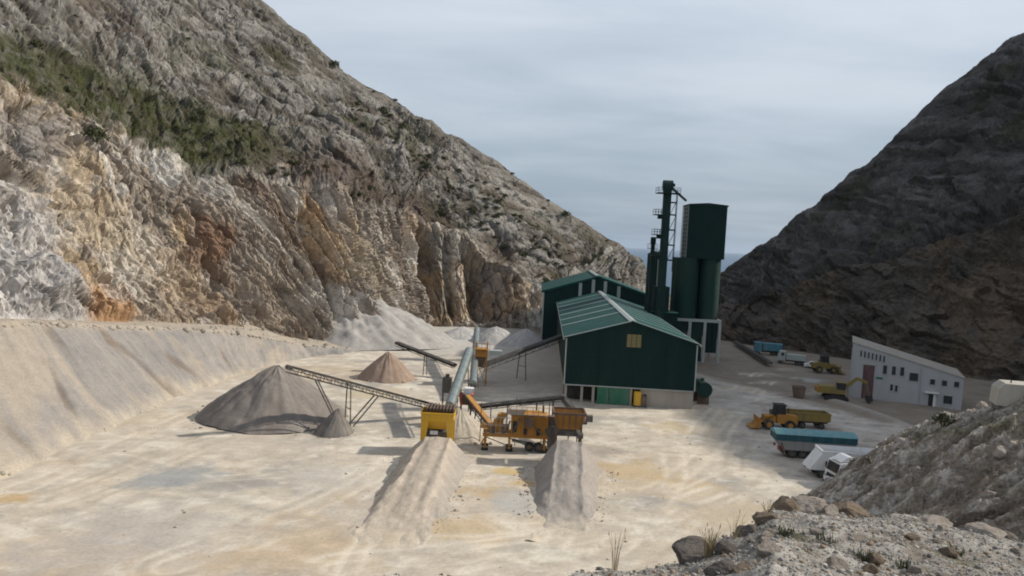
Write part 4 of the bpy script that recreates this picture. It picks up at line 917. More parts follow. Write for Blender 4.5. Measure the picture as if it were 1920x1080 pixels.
cr = empty('crusher_plant', (-2.4, 87.2, 0), 0, 'orange mobile crusher plant on a long chassis between the two hoppers', 'machine')
b = MB(); b.bb(-0.2, 8.2, 0.3, 0.6, 1.55, 1.95); b.bb(-0.2, 8.2, 2.2, 2.5, 1.55, 1.95)
for k in range(8): b.bb(0 + k * 1.1, 0.2 + k * 1.1, 0.6, 2.2, 1.6, 1.9)
b.build('chassis', M['orange'], cr)
b = MB(); b.bb(3.1, 4.3, 0.2, 2.4, 1.96, 4.3); b.prism([(4.32, 1.96), (7.5, 1.96), (7.5, 4.2), (6.6, 4.45), (4.32, 4.45)], 'y', 0.05, 2.6); hs = b.build('crusher_body', M['orange'], cr)
b = MB()
for k in range(5): b.bb(4.5 + k * 0.62, 4.62 + k * 0.62, -0.08, 0.04, 2.0, 4.15)
b.bb(4.34, 7.48, -0.10, -0.085 + 0.13, 3.0, 3.14); b.build('stiffener', M['orange'], hs)
b = MB(); b.tube((5.2, -0.12, 3.6), (5.2, -0.3, 3.6), 0.62, 20); b.tube((5.2, -0.31, 3.6), (5.2, -0.36, 3.6), 0.2, 12); b.build('flywheel', M['brown'], hs)
b = MB(); b.prism([(2.6, 4.32), (4.6, 4.47), (4.9, 5.0), (2.9, 4.95)], 'y', 0.3, 2.3); b.build('feed_chute', M['concrete'], cr)
b = MB(); b.bb(0.3, 2.9, 0.6, 2.2, 1.98, 2.7); b.bb(1.0, 2.2, 0.5, 2.3, 2.72, 3.3); sc = b.build('screen_box', M['orange'], cr)
b = MB(); b.tube((0.9, 0.35, 2.3), (0.9, 0.58, 2.3), 0.42, 16); b.tube((2.2, 0.35, 2.3), (2.2, 0.58, 2.3), 0.3, 16); b.build('pulley', M['brown'], sc)
b = MB(); b.bb(0.2, 3.0, 0.30, 0.34, 2.95, 3.0); 
for k in range(6): b.beam((0.2 + 0.55 * k, 0.32, 1.95), (0.2 + 0.55 * k, 0.32, 3.9), 0.05, 0.05)
b.bb(0.1, 3.0, 0.28, 0.36, 3.86, 3.94); b.build('handrail', M['trim'], cr)
for x in (0.1, 3.0, 7.2):
    for y in (0.35, 2.25):
        lg = MB().bb(x - 0.13, x + 0.13, y - 0.05, y + 0.2, 0.12, 1.54).build('leg', M['orange'], cr)
        MB().bb(x - 0.4, x + 0.4, y - 0.3, y + 0.45, -0.05, 0.12).build('foot_pad', M['green_steel'], lg)
for x in (5.4, 6.5):
    wh = MB().tube((x, 0.25, 0.55), (x, 0.65, 0.55), 0.55, 20).build('wheel', M['tyre'], cr, True)
    MB().tube((x, 0.22, 0.55), (x, 0.26, 0.55), 0.25, 14).build('rim', M['brown'], wh)
b = MB(); b.prism([(3.3, 0.9), (7.0, 0.35), (7.0, 0.5), (3.3, 1.05)], 'y', 0.9, 1.9); b.build('discharge_belt', M['trim'], cr)
for x, h in ((-0.6, 5.0), (3.7, 5.9), (6.9, 5.6), (7.7, 5.4)): MB().beam((x, 2.9, -0.1), (x, 2.9, h), 0.09, 0.09).build('pole', M['steel'], cr)
b = MB(); b.bb(7.6, 8.6, 0.2, 2.4, 0.3, 3.9); b.tube((7.9, -0.1, 2.6), (7.9, 0.18, 2.6), 0.7, 18); b.build('engine_box', M['steel'], cr)
b = MB(); b.bb(7.5, 8.5, 0.1, 1.0, 3.92, 4.35); b.build('engine_hood', M['brown'], cr)

pf = MB().bb(2.95, 7.6, -0.55, -0.14, 4.46, 4.52).build('service_deck', M['steel'], cr)
b = MB()
for k in range(8): b.beam((3.0 + k * 0.65, -0.52, 4.52), (3.0 + k * 0.65, -0.52, 5.5), 0.05, 0.05)
for z in (5.0, 5.5): b.beam((2.95, -0.52, z), (7.6, -0.52, z), 0.05, 0.05)
b.build('railing', M['orange'], pf)
b = MB(); b.tube((3.3, -0.2, 2.2), (4.2, -0.2, 4.1), 0.09, 8); b.tube((6.9, -0.2, 2.2), (5.9, -0.2, 3.1), 0.08, 8); b.tube((2.4, 0.2, 2.1), (3.0, 0.2, 3.6), 0.09, 8); b.build('hydraulic_pipe', M['steel'], cr)
b = MB(); b.bb(4.6, 5.0, -0.13, 0.03, 2.1, 2.8); b.bb(6.15, 6.55, -0.13, 0.03, 2.05, 2.85); b.bb(3.3, 3.75, 0.06, 0.18, 2.3, 3.6); b.build('dark_gap_panel', M['dark'], cr)  # dark panels painted in for shaded gaps between the plant parts
b = MB(); b.beam((0.3, 0.25, 1.9), (-0.4, 0.25, 0.6), 0.12, 0.16); b.beam((-0.4, 0.25, 3.2), (0.6, 0.25, 2.4), 0.1, 0.14); b.bb(-0.5, 0.2, 0.4, 2.2, 2.5, 2.62); b.build('drawbar', M['orange'], cr)
for xa, xb, zb in ((0.2, 3.0, 0.5), (3.0, 5.0, 0.7), (7.2, 8.2, 0.3)): MB().beam((xa, 0.3, 1.5), (xb, 0.3, zb), 0.09, 0.1).build('side_brace', M['brown'], cr)
MB().prism([(1.2, 3.32), (2.1, 3.32), (2.6, 4.1), (1.6, 4.2)], 'y', 0.8, 2.0).build('return_chute', M['orange'], cr)
MB().tube((6.9, 1.5, 4.45), (6.9, 1.5, 5.3), 0.12, 10).build('exhaust', M['dark'], cr)
rc = empty('red_crusher', (-6.1, 97.6, 0), 0, 'small red jaw crusher on a steel stand beside the covered conveyor', 'machine')
MB().prism([(0, 2.9), (1.5, 2.9), (1.7, 4.3), (-0.2, 4.3)], 'y', 0, 1.5).build('body', M['red'], rc)
MB().tube((0.75, -0.25, 3.6), (0.75, -0.05, 3.6), 0.55, 18).build('flywheel', M['brown'], rc)
MB().prism([(0.3, 4.32), (1.5, 4.32), (1.7, 5.1), (0.5, 5.1)], 'y', 0.2, 1.3).build('hood', M['white'], rc)
for x in (0.1, 1.4):
    for y in (0.15, 1.35): MB().beam((x, y, -0.1), (x, y, 2.9), 0.16, 0.16).build('leg', M['steel'], rc)
st = empty('screening_tower', (-5.6, 126.0, 0), 0, 'tall yellow screening tower at the foot of the grey hall conveyor', 'machine')
for x in (0, 1.9):
    for y in (0, 2.2): MB().beam((x, y, -0.1), (x, y, 7.3), 0.18, 0.18).build('leg', M['orange'], st)
MB().bb(-0.1, 2.0, -0.15, 2.3, 4.9, 6.2).build('screen_box', M['orange'], st)
MB().prism([(0.0, 4.88), (1.9, 4.88), (1.3, 3.2), (0.6, 3.2)], 'y', 0.1, 2.1).build('hopper_cone', M['brown'], st)
b = MB(); b.bb(-0.5, 2.4, -0.7, -0.16, 6.22, 6.3)
for k in range(5): b.beam((-0.45 + k * .7, -0.68, 6.3), (-0.45 + k * .7, -0.68, 7.3), 0.05, 0.05)
b.beam((-0.5, -0.68, 7.3), (2.4, -0.68, 7.3), 0.06, 0.06); b.build('platform', M['orange'], st)
b = MB(); b.beam((0, -0.02, 0.2), (1.9, -0.02, 4.6), 0.1, 0.1); b.beam((1.9, -0.02, 0.2), (0, -0.02, 4.6), 0.1, 0.1); b.build('cross_brace', M['orange'], st)
MB().bb(2.3, 4.4, 0.4, 1.8, 5.2, 6.0).build('discharge_hood', M['trim'], st)

# ================================================================== WHITE OFFICE BUILDING
ob = empty('white_building', (61.6, 133.0, 0), math.atan2(-0.41, 0.91), 'white two storey workshop with a slanting roofline below the dark slope', 'building')
Wb, Hl, Hr, Db = 17.4, 9.7, 5.4, 11.0
zt = lambda x: Hl + (Hr - Hl) * x / Wb
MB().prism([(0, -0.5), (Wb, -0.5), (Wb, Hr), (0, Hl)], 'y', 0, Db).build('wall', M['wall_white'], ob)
MB().prism([(-0.2, Hl + 0.07), (Wb + 0.2, Hr - 0.03), (Wb + 0.2, Hr + 0.15), (-0.2, Hl + 0.25)], 'y', -0.15, Db + 0.2).build('roof', M['concrete'], ob)
def win(x, z, wd, h, name='window', mt='glass'):
    f = MB(); t_ = 0.09
    f.bb(x - wd / 2 - t_, x + wd / 2 + t_, -0.09, -0.004, z + h / 2, z + h / 2 + t_); f.bb(x - wd / 2 - t_, x + wd / 2 + t_, -0.12, -0.004, z - h / 2 - t_, z - h / 2)
    f.bb(x - wd / 2 - t_, x - wd / 2, -0.09, -0.004, z - h / 2, z + h / 2); f.bb(x + wd / 2, x + wd / 2 + t_, -0.09, -0.004, z - h / 2, z + h / 2)
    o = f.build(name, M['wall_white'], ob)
    MB().bb(x - wd / 2, x + wd / 2, -0.03, -0.012, z - h / 2, z + h / 2).build('pane', M[mt], o)
for k in range(7): win(1.35 + k * 0.62, 7.95 - 0.10 * k, 0.26, 1.1)
for x in (5.35, 6.75, 8.05): win(x, 5.5, 0.62, 1.5)
win(9.9, 4.75, 1.35, 1.4)
for x in (12.8, 14.6, 16.4): win(x, 4.25, 0.75, 0.95)
win(6.6, 2.5, 0.4, 1.1); win(7.35, 2.4, 0.4, 1.1)
win(15.3, 1.45, 1.3, 1.4)
d_ = MB().bb(1.9, 3.7, -0.07, -0.004, 0.0, 6.0).build('gate', M['door_red'], ob)
MB().bb(1.7, 3.9, -0.2, -0.075 + 0.07, 6.02, 6.2).build('lintel', M['concrete'], d_)
d2 = MB().bb(12.4, 13.1, -0.06, -0.004, 0.0, 2.1).build('door', M['glass'], ob)
MB().bb(11.7, 13.9, -0.9, -0.004, 2.35, 2.5).build('canopy', M['white'], ob)
MB().bb(13.11, 13.5, -0.05, -0.004, 0.0, 2.1).build('door_leaf', M['white'], ob)
MB().bb(4.0, 5.1, -0.06, -0.004, 3.7, 4.1).build('sign', M['bright_green'], ob)
MB().tube((-0.1, -0.12, 0), (-0.1, -0.12, 9.0), 0.07, 8).build('downpipe', M['trim'], ob)
MB().tube((11.0, -0.1, 0), (11.0, -0.1, 6.2), 0.05, 8).build('downpipe', M['trim'], ob)

# ================================================================== VEHICLES
def wheel(par, x, y, r=0.5, wd=0.35, rim='brown', side=-1):
    wh = MB().tube((x, y - wd / 2, r), (x, y + wd / 2, r), r, 20).build('wheel', M['tyre'], par, True)
    MB().tube((x, y + side * (wd / 2 + 0.03), r), (x, y + side * (wd / 2 - 0.02), r), r * 0.5, 14).build('rim', M[rim], wh)
    return wh
# trailer with teal cover, left end towards the yard
tr = empty('tipper_trailer', (33.4, 90.4, 0), R(-3), 'grey tipper trailer with a teal tarpaulin cover parked right of the yard', 'trailer')
b = MB(); b.prism([(0.0, 2.14), (9.6, 2.14), (9.6, 1.0), (1.0, 1.0)], 'y', 0, 2.5); b.build('body', M['grey_body'], tr)
b = MB()
for k in range(9): b.bb(1.2 + k, 1.3 + k, -0.06, 0.02, 1.05, 2.12)
b.build('side_rib', M['grey_body'], tr)
b = MB(); b.bb(-0.06, 9.7, -0.08, 2.58, 2.15, 2.95); b.build('side_board', M['teal_side'], tr)
b = MB(); nn = 7; pl = [(-0.12, 2.9)] + [(-0.10 + 2.70 * i / nn, 2.97 + 0.42 * math.sin(math.pi * i / nn)) for i in range(nn + 1)] + [(2.62, 2.9)]
b.prism(pl, 'x', -0.12, 9.75); b.build('tarpaulin', M['teal'], tr)
b = MB(); b.bb(0.8, 9.3, 0.4, 2.1, 0.72, 0.98); b.build('chassis', M['steel'], tr)
for x in (2.0, 3.3, 4.6):
    for y, s_ in ((0.18, -1), (2.32, 1)): wheel(tr, x, y, 0.5, 0.34, 'steel', s_)
for y in (0.15, 2.1): MB().bb(0.35, 0.55, y, y + 0.3, 0.95, 1.3).build('tail_lamp', M['lamp_red'], tr)
b = MB(); b.beam((0.6, 0.0, 1.9), (1.1, 0.0, 0.5), 0.12, 0.2); b.bb(0.9, 1.2, 0, 2.5, 0.45, 0.6); b.build('underrun_bar', M['brown'], tr)
for y in (0.5, 1.9): MB().beam((8.3, y, 0.05), (8.3, y, 0.9), 0.16, 0.16).build('landing_leg', M['steel'], tr)

wt = empty('white_tipper_trailer', (34.6, 82.6, 0), R(-4), 'white tipper trailer with a raked end parked beside the teal covered one', 'trailer')
b = MB(); xs0, xs1 = 1.5, 9.0
V8 = [(-0.2, 0, 0.95), (xs1 - .6, 0, 0.95), (xs1, -0.05, 3.1), (1.3, -0.05, 3.1)]
b.add(V8 + [(x, 2.5 - y, z) for x, y, z in V8], [(0, 1, 2, 3), (7, 6, 5, 4), (0, 3, 7, 4), (1, 5, 6, 2), (0, 4, 5, 1)])
b.add([(1.3, 0.1, 2.6), (xs1, 0.1, 2.6), (xs1, 2.4, 2.6), (1.3, 2.4, 2.6)], [(0, 1, 2, 3)])
b.build('body', M['white'], wt)
b = MB(); b.bb(1.2, xs1 + .05, -0.14, 0.0 - 0.06, 3.02, 3.2); b.bb(1.2, xs1 + .05, 2.56, 2.66, 3.02, 3.2); b.bb(1.1, 1.26, -0.06, 2.56, 3.02, 3.2)
for k in range(6): b.beam((2.2 + k * 1.2, -0.06, 1.0), (2.35 + k * 1.2, -0.09, 3.0), 0.1, 0.08)
b.build('rim', M['white'], wt)
b = MB(); b.bb(0.8, 8.2, 0.45, 2.05, 0.65, 0.93); b.build('chassis', M['steel'], wt)
for x in (1.2, 2.5, 3.8):
    for y, s_ in ((0.18, -1), (2.32, 1)): wheel(wt, x, y, 0.5, 0.34, 'steel', s_)
for y in (0.5, 1.8): MB().bb(-0.12, 0.02, y, y + 0.25, 0.7, 0.9).build('tail_lamp', M['lamp_red'], wt)

ct = empty('white_tractor_unit', (35.9, 78.9, 0), R(8), 'white lorry cab parked in front of the white trailer by the bank', 'lorry')
MB().prism([(0, 0.75), (0.1, 1.5), (0.45, 2.75), (2.0, 2.85), (2.0, 0.75)], 'y', 0, 2.4).build('cab', M['white'], ct)
MB().prism([(0.04, 1.66), (0.34, 2.6), (0.40, 2.6), (0.12, 1.66)], 'y', 0.18, 2.22).build('windscreen', M['glass'], ct)
MB().prism([(0.6, 1.6), (1.6, 1.6), (1.6, 2.4), (0.75, 2.4)], 'y', -0.02, 0.015).build('side_window', M['glass'], ct)
MB().prism([(0.5, 2.87), (1.9, 2.9), (1.95, 3.4), (1.4, 3.42)], 'y', 0.3, 2.1).build('roof_deflector', M['white'], ct)
MB().bb(-0.12, 0.06, 0.05, 2.35, 0.45, 0.9).build('bumper', M['white'], ct)
MB().bb(-0.16, -0.12, 0.85, 1.55, 0.6, 0.78).build('number_plate', M['dark'], ct)
MB().bb(0.02, 0.09, 0.4, 2.0, 0.95, 1.35).build('grille', M['dark'], ct)
for y in (0.15, 1.95): MB().bb(-0.14, -0.02, y, y + 0.3, 0.92, 1.12).build('headlight', M['trim'], ct)
for y in (-0.3, 2.5): MB().bb(0.2, 0.35, y, y + 0.2, 1.7, 2.3).build('mirror', M['dark'], ct)
MB().bb(2.0, 5.2, 0.6, 1.8, 0.65, 0.95).build('chassis', M['steel'], ct)
for x in (0.95, 4.2):
    for y, s_ in ((0.2, -1), (2.2, 1)): wheel(ct, x, y, 0.5, 0.34, 'steel', s_)

def loader(loc, rz, paint_, label, dark_cab=True):
    r = empty('wheel_loader', loc, rz, label, 'loader')
    MB().bb(1.9, 3.6, 0.5, 1.9, 0.9, 1.9).build('front_frame', M[paint_], r)
    MB().prism([(3.7, 0.9), (6.6, 0.9), (6.6, 2.0), (5.2, 2.2), (3.7, 2.2)], 'y', 0.35, 2.05).build('engine_hood', M[paint_], r)
    c_ = MB().prism([(3.3, 2.0), (4.9, 2.22), (4.8, 3.4), (3.5, 3.4)], 'y', 0.5, 1.9).build('cab', M['dark'], r)
    MB().bb(3.35, 4.95, 0.4, 2.0, 3.41, 3.55).build('cab_roof', M[paint_] if not dark_cab else M['dark'], c_)
    b = MB(); b.prism([(-0.15, 0.15), (1.3, 0.1), (1.35, 1.4), (0.9, 1.75), (1.05, 0.9), (0.6, 0.3)], 'y', -0.1, 2.5); b.build('bucket', M[paint_], r)
    for y in (0.6, 1.6): MB().beam((1.1, y, 0.8), (3.2, y, 1.9), 0.2, 0.35).build('lift_arm', M[paint_], r)
    for x in (2.5, 5.5):
        for y, s_ in ((0.2, -1), (2.2, 1)): wheel(r, x, y, 0.72, 0.5, paint_, s_)
    MB().tube((5.6, 1.7, 2.1), (5.6, 1.7, 2.9), 0.07, 8).build('exhaust', M['dark'], r)
    return r
loader((34.9, 104.6, 0), R(-2), 'orange', 'orange wheel loader with its bucket down, parked beyond the teal trailer')
loader((72.0, 160.6, 0), R(180), 'olive', 'dull yellow wheel loader in shadow left of the white workshop')
yt = empty('yellow_trailer', (40.2, 106.4, 0), R(-2), 'olive yellow open trailer parked behind the orange wheel loader', 'trailer')
b = MB(); b.bb(0, 6.6, 0, 0.12, 1.1, 2.3); b.bb(0, 6.6, 2.3, 2.42, 1.1, 2.3); b.bb(0, 0.12, 0.12, 2.3, 1.1, 2.3); b.bb(6.48, 6.6, 0.12, 2.3, 1.1, 2.3); b.bb(0.12, 6.48, 0.12, 2.3, 1.1, 1.2); b.build('body', M['olive'], yt)
b = MB(); b.bb(-0.05, 6.65, -0.06, 0.0, 2.15, 2.3); [b.bb(0.4 + k * 1.15, 0.52 + k * 1.15, -0.06, 0.0, 1.1, 2.14) for k in range(6)]; b.build('side_rib', M['olive'], yt)
MB().bb(0.2, 6.4, 0.5, 1.9, 0.75, 1.08).build('chassis', M['steel'], yt)
MB().bb(-1.6, -0.2, 0.4, 2.0, 1.0, 2.2).build('machine_box', M['steel'], yt)
for x in (1.5, 2.7, 5.4):
    for y, s_ in ((0.2, -1), (2.2, 1)): wheel(yt, x, y, 0.45, 0.3, 'steel', s_)

ex = empty('excavator', (55.0, 128.2, 0), R(-14), 'yellow excavator with its boom folded in front of the white workshop', 'excavator')
for y in (0, 2.2):
    MB().prism([(0.3, 0.0), (3.7, 0.0), (4.1, 0.45), (3.7, 0.9), (0.3, 0.9), (-0.1, 0.45)], 'y', y, y + 0.6).build('track', M['dark'], ex)
MB().tube((2.0, 1.4, 0.85), (2.0, 1.4, 1.25), 0.8, 16).build('turntable', M['steel'], ex)
MB().prism([(-0.9, 1.26), (3.4, 1.26), (3.4, 2.0), (1.6, 2.5), (-0.9, 2.4)], 'y', 0.2, 2.7).build('house', M['olive'], ex)
MB().bb(-1.25, -0.92, 0.3, 2.6, 1.3, 2.2).build('counterweight', M['orange'], ex)
cb_ = MB().bb(2.0, 3.4, 0.2, 1.2, 2.02, 3.2).build('cab', M['dark'], ex)
MB().bb(1.95, 3.45, 0.15, 1.25, 3.21, 3.3).build('cab_roof', M['olive'], cb_)
b = MB(); b.beam((3.0, 1.6, 1.9), (5.4, 1.6, 4.1), 0.4, 0.55); b.beam((5.3, 1.6, 4.05), (7.0, 1.6, 3.5), 0.38, 0.5); bm_ = b.build('boom', M['olive'], ex)
MB().tube((3.2, 1.6, 1.3), (4.9, 1.6, 3.2), 0.1, 10).build('boom_cylinder', M['trim'], bm_)
MB().beam((6.9, 1.6, 3.7), (7.5, 1.6, 1.1), 0.32, 0.42).build('stick', M['brown'], ex)
MB().prism([(7.1, 1.2), (7.9, 1.3), (8.1, 0.5), (7.5, 0.0), (7.0, 0.3)], 'y', 1.1, 2.1).build('bucket', M['dark'], ex)

bt = empty('blue_lorry', (60.2, 182.0, 0), R(-12), 'blue tipper lorry at the foot of the dark slope behind the yard', 'lorry')
MB().bb(0, 1.7, 0, 2.4, 0.8, 3.0).build('cab', M['blue'], bt); MB().bb(-0.03, 0.02 + 0.0, 0.2, 2.2, 1.8, 2.7).build('windscreen', M['glass'], bt)
MB().prism([(1.9, 1.2), (6.2, 1.2), (6.5, 2.9), (1.9, 2.9)], 'y', 0, 2.4).build('tipper_body', M['blue'], bt); MB().bb(1.7, 6.2, 0.5, 1.9, 0.7, 1.18).build('chassis', M['steel'], bt)
for x in (0.9, 4.4, 5.6):
    for y, s_ in ((0.2, -1), (2.2, 1)): wheel(bt, x, y, 0.5, 0.35, 'steel', s_)
gt = empty('white_lorry', (61.0, 169.0, 0), R(-25), 'dusty white lorry parked in front of the blue tipper lorry', 'lorry')
MB().prism([(0, 0.8), (0.2, 2.0), (0.5, 2.9), (1.9, 2.9), (1.9, 0.8)], 'y', 0, 2.3).build('cab', M['trim'], gt); MB().bb(1.0, 1.6, -0.02, 0.02, 1.9, 2.6).build('side_window', M['glass'], gt)
MB().bb(2.1, 6.2, 0, 2.3, 1.1, 2.3).build('tipper_body', M['trim'], gt); MB().bb(1.9, 6.1, 0.5, 1.8, 0.7, 1.08).build('chassis', M['steel'], gt)
for x in (0.9, 4.4, 5.5):
    for y, s_ in ((0.2, -1), (2.1, 1)): wheel(gt, x, y, 0.5, 0.35, 'steel', s_)
cv = empty('white_car', (65.6, 164.5, 0), R(-20), 'small white car beside the dusty white lorry', 'car')
MB().prism([(0, 0.35), (3.7, 0.35), (3.7, 0.9), (3.3, 1.0), (2.8, 1.45), (1.3, 1.45), (0.8, 0.95), (0, 0.85)], 'y', 0, 1.6).build('body', M['white'], cv)
MB().prism([(0.95, 0.98), (3.1, 1.0), (2.75, 1.38), (1.35, 1.38)], 'y', -0.02, 1.62).build('window', M['glass'], cv)
for x in (0.75, 2.95):
    for y, s_ in ((0.1, -1), (1.5, 1)): wheel(cv, x, y, 0.31, 0.2, 'trim', s_)
sk = empty('rusty_skip', (50.2, 129.5, 0), R(-10), 'rusty brown skip standing left of the yellow excavator', 'skip')
b = MB(); b.prism([(0.25, 0.0), (1.75, 0.0), (2.0, 1.7), (0.0, 1.7)], 'y', 0, 1.7); b.build('body', M['brown'], sk)
b = MB(); b.bb(-0.06, 2.06, -0.08, 0.04, 1.71, 1.85); b.bb(-0.06, 2.06, 1.66, 1.78, 1.71, 1.85); b.bb(-0.06, 0.06, 0.04, 1.66, 1.71, 1.85); b.bb(1.94, 2.06, 0.04, 1.66, 1.71, 1.85); b.build('rim', M['brown'], sk)

# ================================================================== STONES, PLANTS
def rock_mesh(name, seed, sub=3, rough=0.35, flat=0.7, cuts=7):
    import bmesh
    bm = bmesh.new(); bmesh.ops.create_icosphere(bm, subdivisions=sub, radius=1.0)
    r_ = random.Random(seed); planes = [(Vector((r_.uniform(-1, 1), r_.uniform(-1, 1), r_.uniform(-0.8, 1))).normalized(), r_.uniform(0.55, 0.85)) for _ in range(cuts)]
    co = np.array([v.co[:] for v in bm.verts])
    for n_p, d_p in planes:
        dd = co @ np.array(n_p) - d_p; co = co - np.where(dd > 0, dd, 0)[:, None] * np.array(n_p)
    co = co * (1 + rough * 0.35 * fbm(co[:, 0] * 1.6 + seed, co[:, 1] * 1.6, co[:, 2] * 1.6 + 0.01, 4, 0.6))[:, None]
    for v, c_ in zip(bm.verts, co): v.co = c_
    me = bpy.data.meshes.new(name); bm.to_mesh(me); bm.free(); return me
def boulder(px, py, size, mt, seed, label, group=None, sink=0.25, rz=0.0, name='boulder', pos=None):
    p_ = mound_at(px, py) if pos is None else np.array(pos)
    me = rock_mesh(name, seed, 4); me.materials.append(M[mt])
    o = bpy.data.objects.new(name, me); col.objects.link(o)
    o.scale = size; o.rotation_euler = (0, 0, rz); o.location = (p_[0], p_[1], p_[2] + size[2] * (1 - 2 * sink) * 0.6)
    return tag(o, label, 'rock', group)
boulder(1312, 1044, (0.40, 0.32, 0.21), 'boulder_dark', 3, 'dark rock standing in for the shaded earth step at the left edge of the stony mound', sink=0.42, rz=0.4)  # dark rock standing in for the shaded step of the eroded rim
boulder(1402, 1000, (0.24, 0.18, 0.13), 'boulder_dark', 25, 'dark stone added for the shaded earth step below the rock ledge', sink=0.4, rz=1.1)  # this and the next stone added to carry on the shaded step
boulder(1435, 975, (0.22, 0.17, 0.12), 'boulder_brown', 27, 'brown stone added for the shaded earth step just left of the rock ledge', sink=0.4, rz=2.0)
boulder(1368, 1036, (0.19, 0.17, 0.14), 'boulder_dark', 5, 'small dark rock standing in for the shaded earth step beside the larger one', sink=0.4)
boulder(1470, 958, (0.26, 0.24, 0.20), 'boulder_brown', 6, 'ochre brown rock at the left end of the rock ledge on the mound crest')
boulder(1520, 958, (0.36, 0.26, 0.17), 'boulder', 8, 'pale flat rock in the middle of the ledge on the mound crest', rz=0.2)
boulder(1552, 965, (0.20, 0.14, 0.15), 'boulder', 12, 'small pale rock in front of the ledge on the mound crest', rz=0.9)
boulder(1586, 962, (0.34, 0.25, 0.17), 'boulder_brown', 9, 'olive brown rock at the right end of the ledge on the mound crest', rz=-0.2)
boulder(1350, 1084, (0.20, 0.16, 0.12), 'boulder_dark', 14, 'dark stone at the bottom edge of the stony mound')
boulder(1750, 975, (0.30, 0.25, 0.10), 'boulder', 21, 'flat grey stone on the skyline of the stony mound', rz=0.3)
boulder(1850, 990, (0.30, 0.25, 0.12), 'boulder', 22, 'pale stone near the right end of the mound skyline')
r_ = random.Random(5)
for k in range(26):
    px, py = r_.uniform(1180, 1915), r_.uniform(985, 1078)
    if py < 1085 - (px - 1110) * 0.36: continue
    s_ = r_.uniform(0.05, 0.12)
    boulder(px, py, (s_ * 1.3, s_, s_ * 0.8), r_.choice(['boulder', 'boulder', 'boulder_brown']), 40 + k % 9, 'small loose stone lying on the gravelly mound', 'loose stones on the near mound', rz=r_.uniform(0, 6), name='stone')
# stones on the bank
def surf_at(Vg, px, py):
    X, Y, D = proj(Vg.reshape(-1, 3)); i = np.argmin((X - px) ** 2 + (Y - py) ** 2 + np.where(D < 1, 1e9, 0) + D * 0.5); return Vg.reshape(-1, 3)[i]
cbk = empty('concrete_block', (38.0, 57.4, 14.4), R(-20), 'large pale concrete block lying on top of the stony bank', 'block')
b = MB(); b.prism([(0, -0.3), (4.2, -0.3), (4.3, 1.1), (3.9, 1.5), (0.55, 1.45), (0.1, 1.0)], 'y', 0, 2.2); b.build('slab', M['block'], cbk)
b = MB(); b.tube((1.0, 0.6, 1.4), (1.0, 0.6, 1.7), 0.05, 8); b.tube((3.2, 1.6, 1.45), (3.2, 1.6, 1.75), 0.05, 8); b.build('lifting_eye', M['brown'], cbk)
for k, (px, py, s_) in enumerate([(1690, 830, .8), (1770, 790, .9), (1650, 905, .7), (1720, 880, .6), (1830, 800, 1.0), (1880, 850, .9), (1800, 900, .6), (1860, 930, .6), (1590, 930, .6), (1740, 840, .5), (1900, 790, 1.0), (1675, 870, .5), (1780, 870, .5), (1840, 760, .9)]):
    boulder(0, 0, (s_ * 0.75, s_ * 0.55, s_ * 0.5), 'boulder', 60 + k % 6, 'pale rock embedded in the dark stony bank', 'rocks on the stony bank', rz=k * 1.3, name='rock', pos=surf_at(BV, px, py))

def leaf_mesh(name, seed, n, sx_, sz_, leaf, stems=5):
    r_ = random.Random(seed); b = MB()
    for _ in range(n):
        th, ph, q = r_.uniform(0, 6.28), r_.uniform(-0.4, 1.5), r_.uniform(0.25, 1) ** 0.5
        lump = 1 + 0.28 * math.sin(3 * th + seed) + 0.2 * math.sin(5 * th + 2 * ph)
        c_ = Vector((math.cos(th) * math.cos(ph) * sx_ * q * lump, math.sin(th) * math.cos(ph) * sx_ * q * lump, sz_ * (0.45 + 0.55 * math.sin(ph) * q * lump)))
        a = Vector((r_.gauss(0, 1), r_.gauss(0, 1), r_.gauss(0, 1))).normalized() * leaf * r_.uniform(0.6, 1.4)
        e = a.cross(Vector((r_.gauss(0, 1), r_.gauss(0, 1), r_.gauss(0, 1)))).normalized() * leaf * 0.6
        b.add([c_ - a, c_ + e, c_ + a, c_ - e], [(0, 1, 2, 3)])
    for k in range(stems):
        th = r_.uniform(0, 6.28); b.tube((0, 0, -0.2 * sz_), (math.cos(th) * sx_ * 0.5, math.sin(th) * sx_ * 0.5, sz_ * 0.8), 0.03 * sx_ + 0.02, 5, 0.02)
    me = bpy.data.meshes.new(name); me.from_pydata(b.v, [], b.f); me.materials.append(M['leaf']); return me
shrubs = [leaf_mesh('shrub', 3 + k, 260, 1.0, 1.25, 0.17) for k in range(4)]
def shrub(pos, s_, label, group=None, k=0, sz=None):
    o = bpy.data.objects.new('shrub', shrubs[k % 4]); col.objects.link(o); o.location = pos; o.scale = (s_, s_, sz or s_); o.rotation_euler = (0, 0, k * 2.1)
    return tag(o, label, 'shrub', group)
PX, PY, PD = (q.reshape(LH_V.shape[:2]) for q in proj(LH_V.reshape(-1, 3)))
def hill_at(px, py):
    i = np.argmin((PX - px) ** 2 + (PY - py) ** 2 + np.where((PD < 1) | (LH_vv > 2.02), 1e9, 0)); return LH_V.reshape(-1, 3)[i]
shrub(hill_at(1060, 408), 1.9, 'dark round bush alone on the hill skyline right of the cliff', k=0)
shrub(hill_at(627, 128), 1.9, 'dark bush on the upper part of the hill skyline', k=1)
shrub(hill_at(718, 212), 1.7, 'dark bush just below the hill skyline', k=2)
shrub(hill_at(800, 318), 1.6, 'solitary dark bush among grey rocks in the middle of the hillside', k=3)
shrub(hill_at(180, 268), 2.0, 'green bush clinging to the top edge of the left cliff', k=1)
r_ = random.Random(21)
cand = np.argwhere((LH_vv > 1.03) & (LH_vv < 1.99) & (PX > 5) & (PX < 1190) & (PY > 4) & (PY < 560))
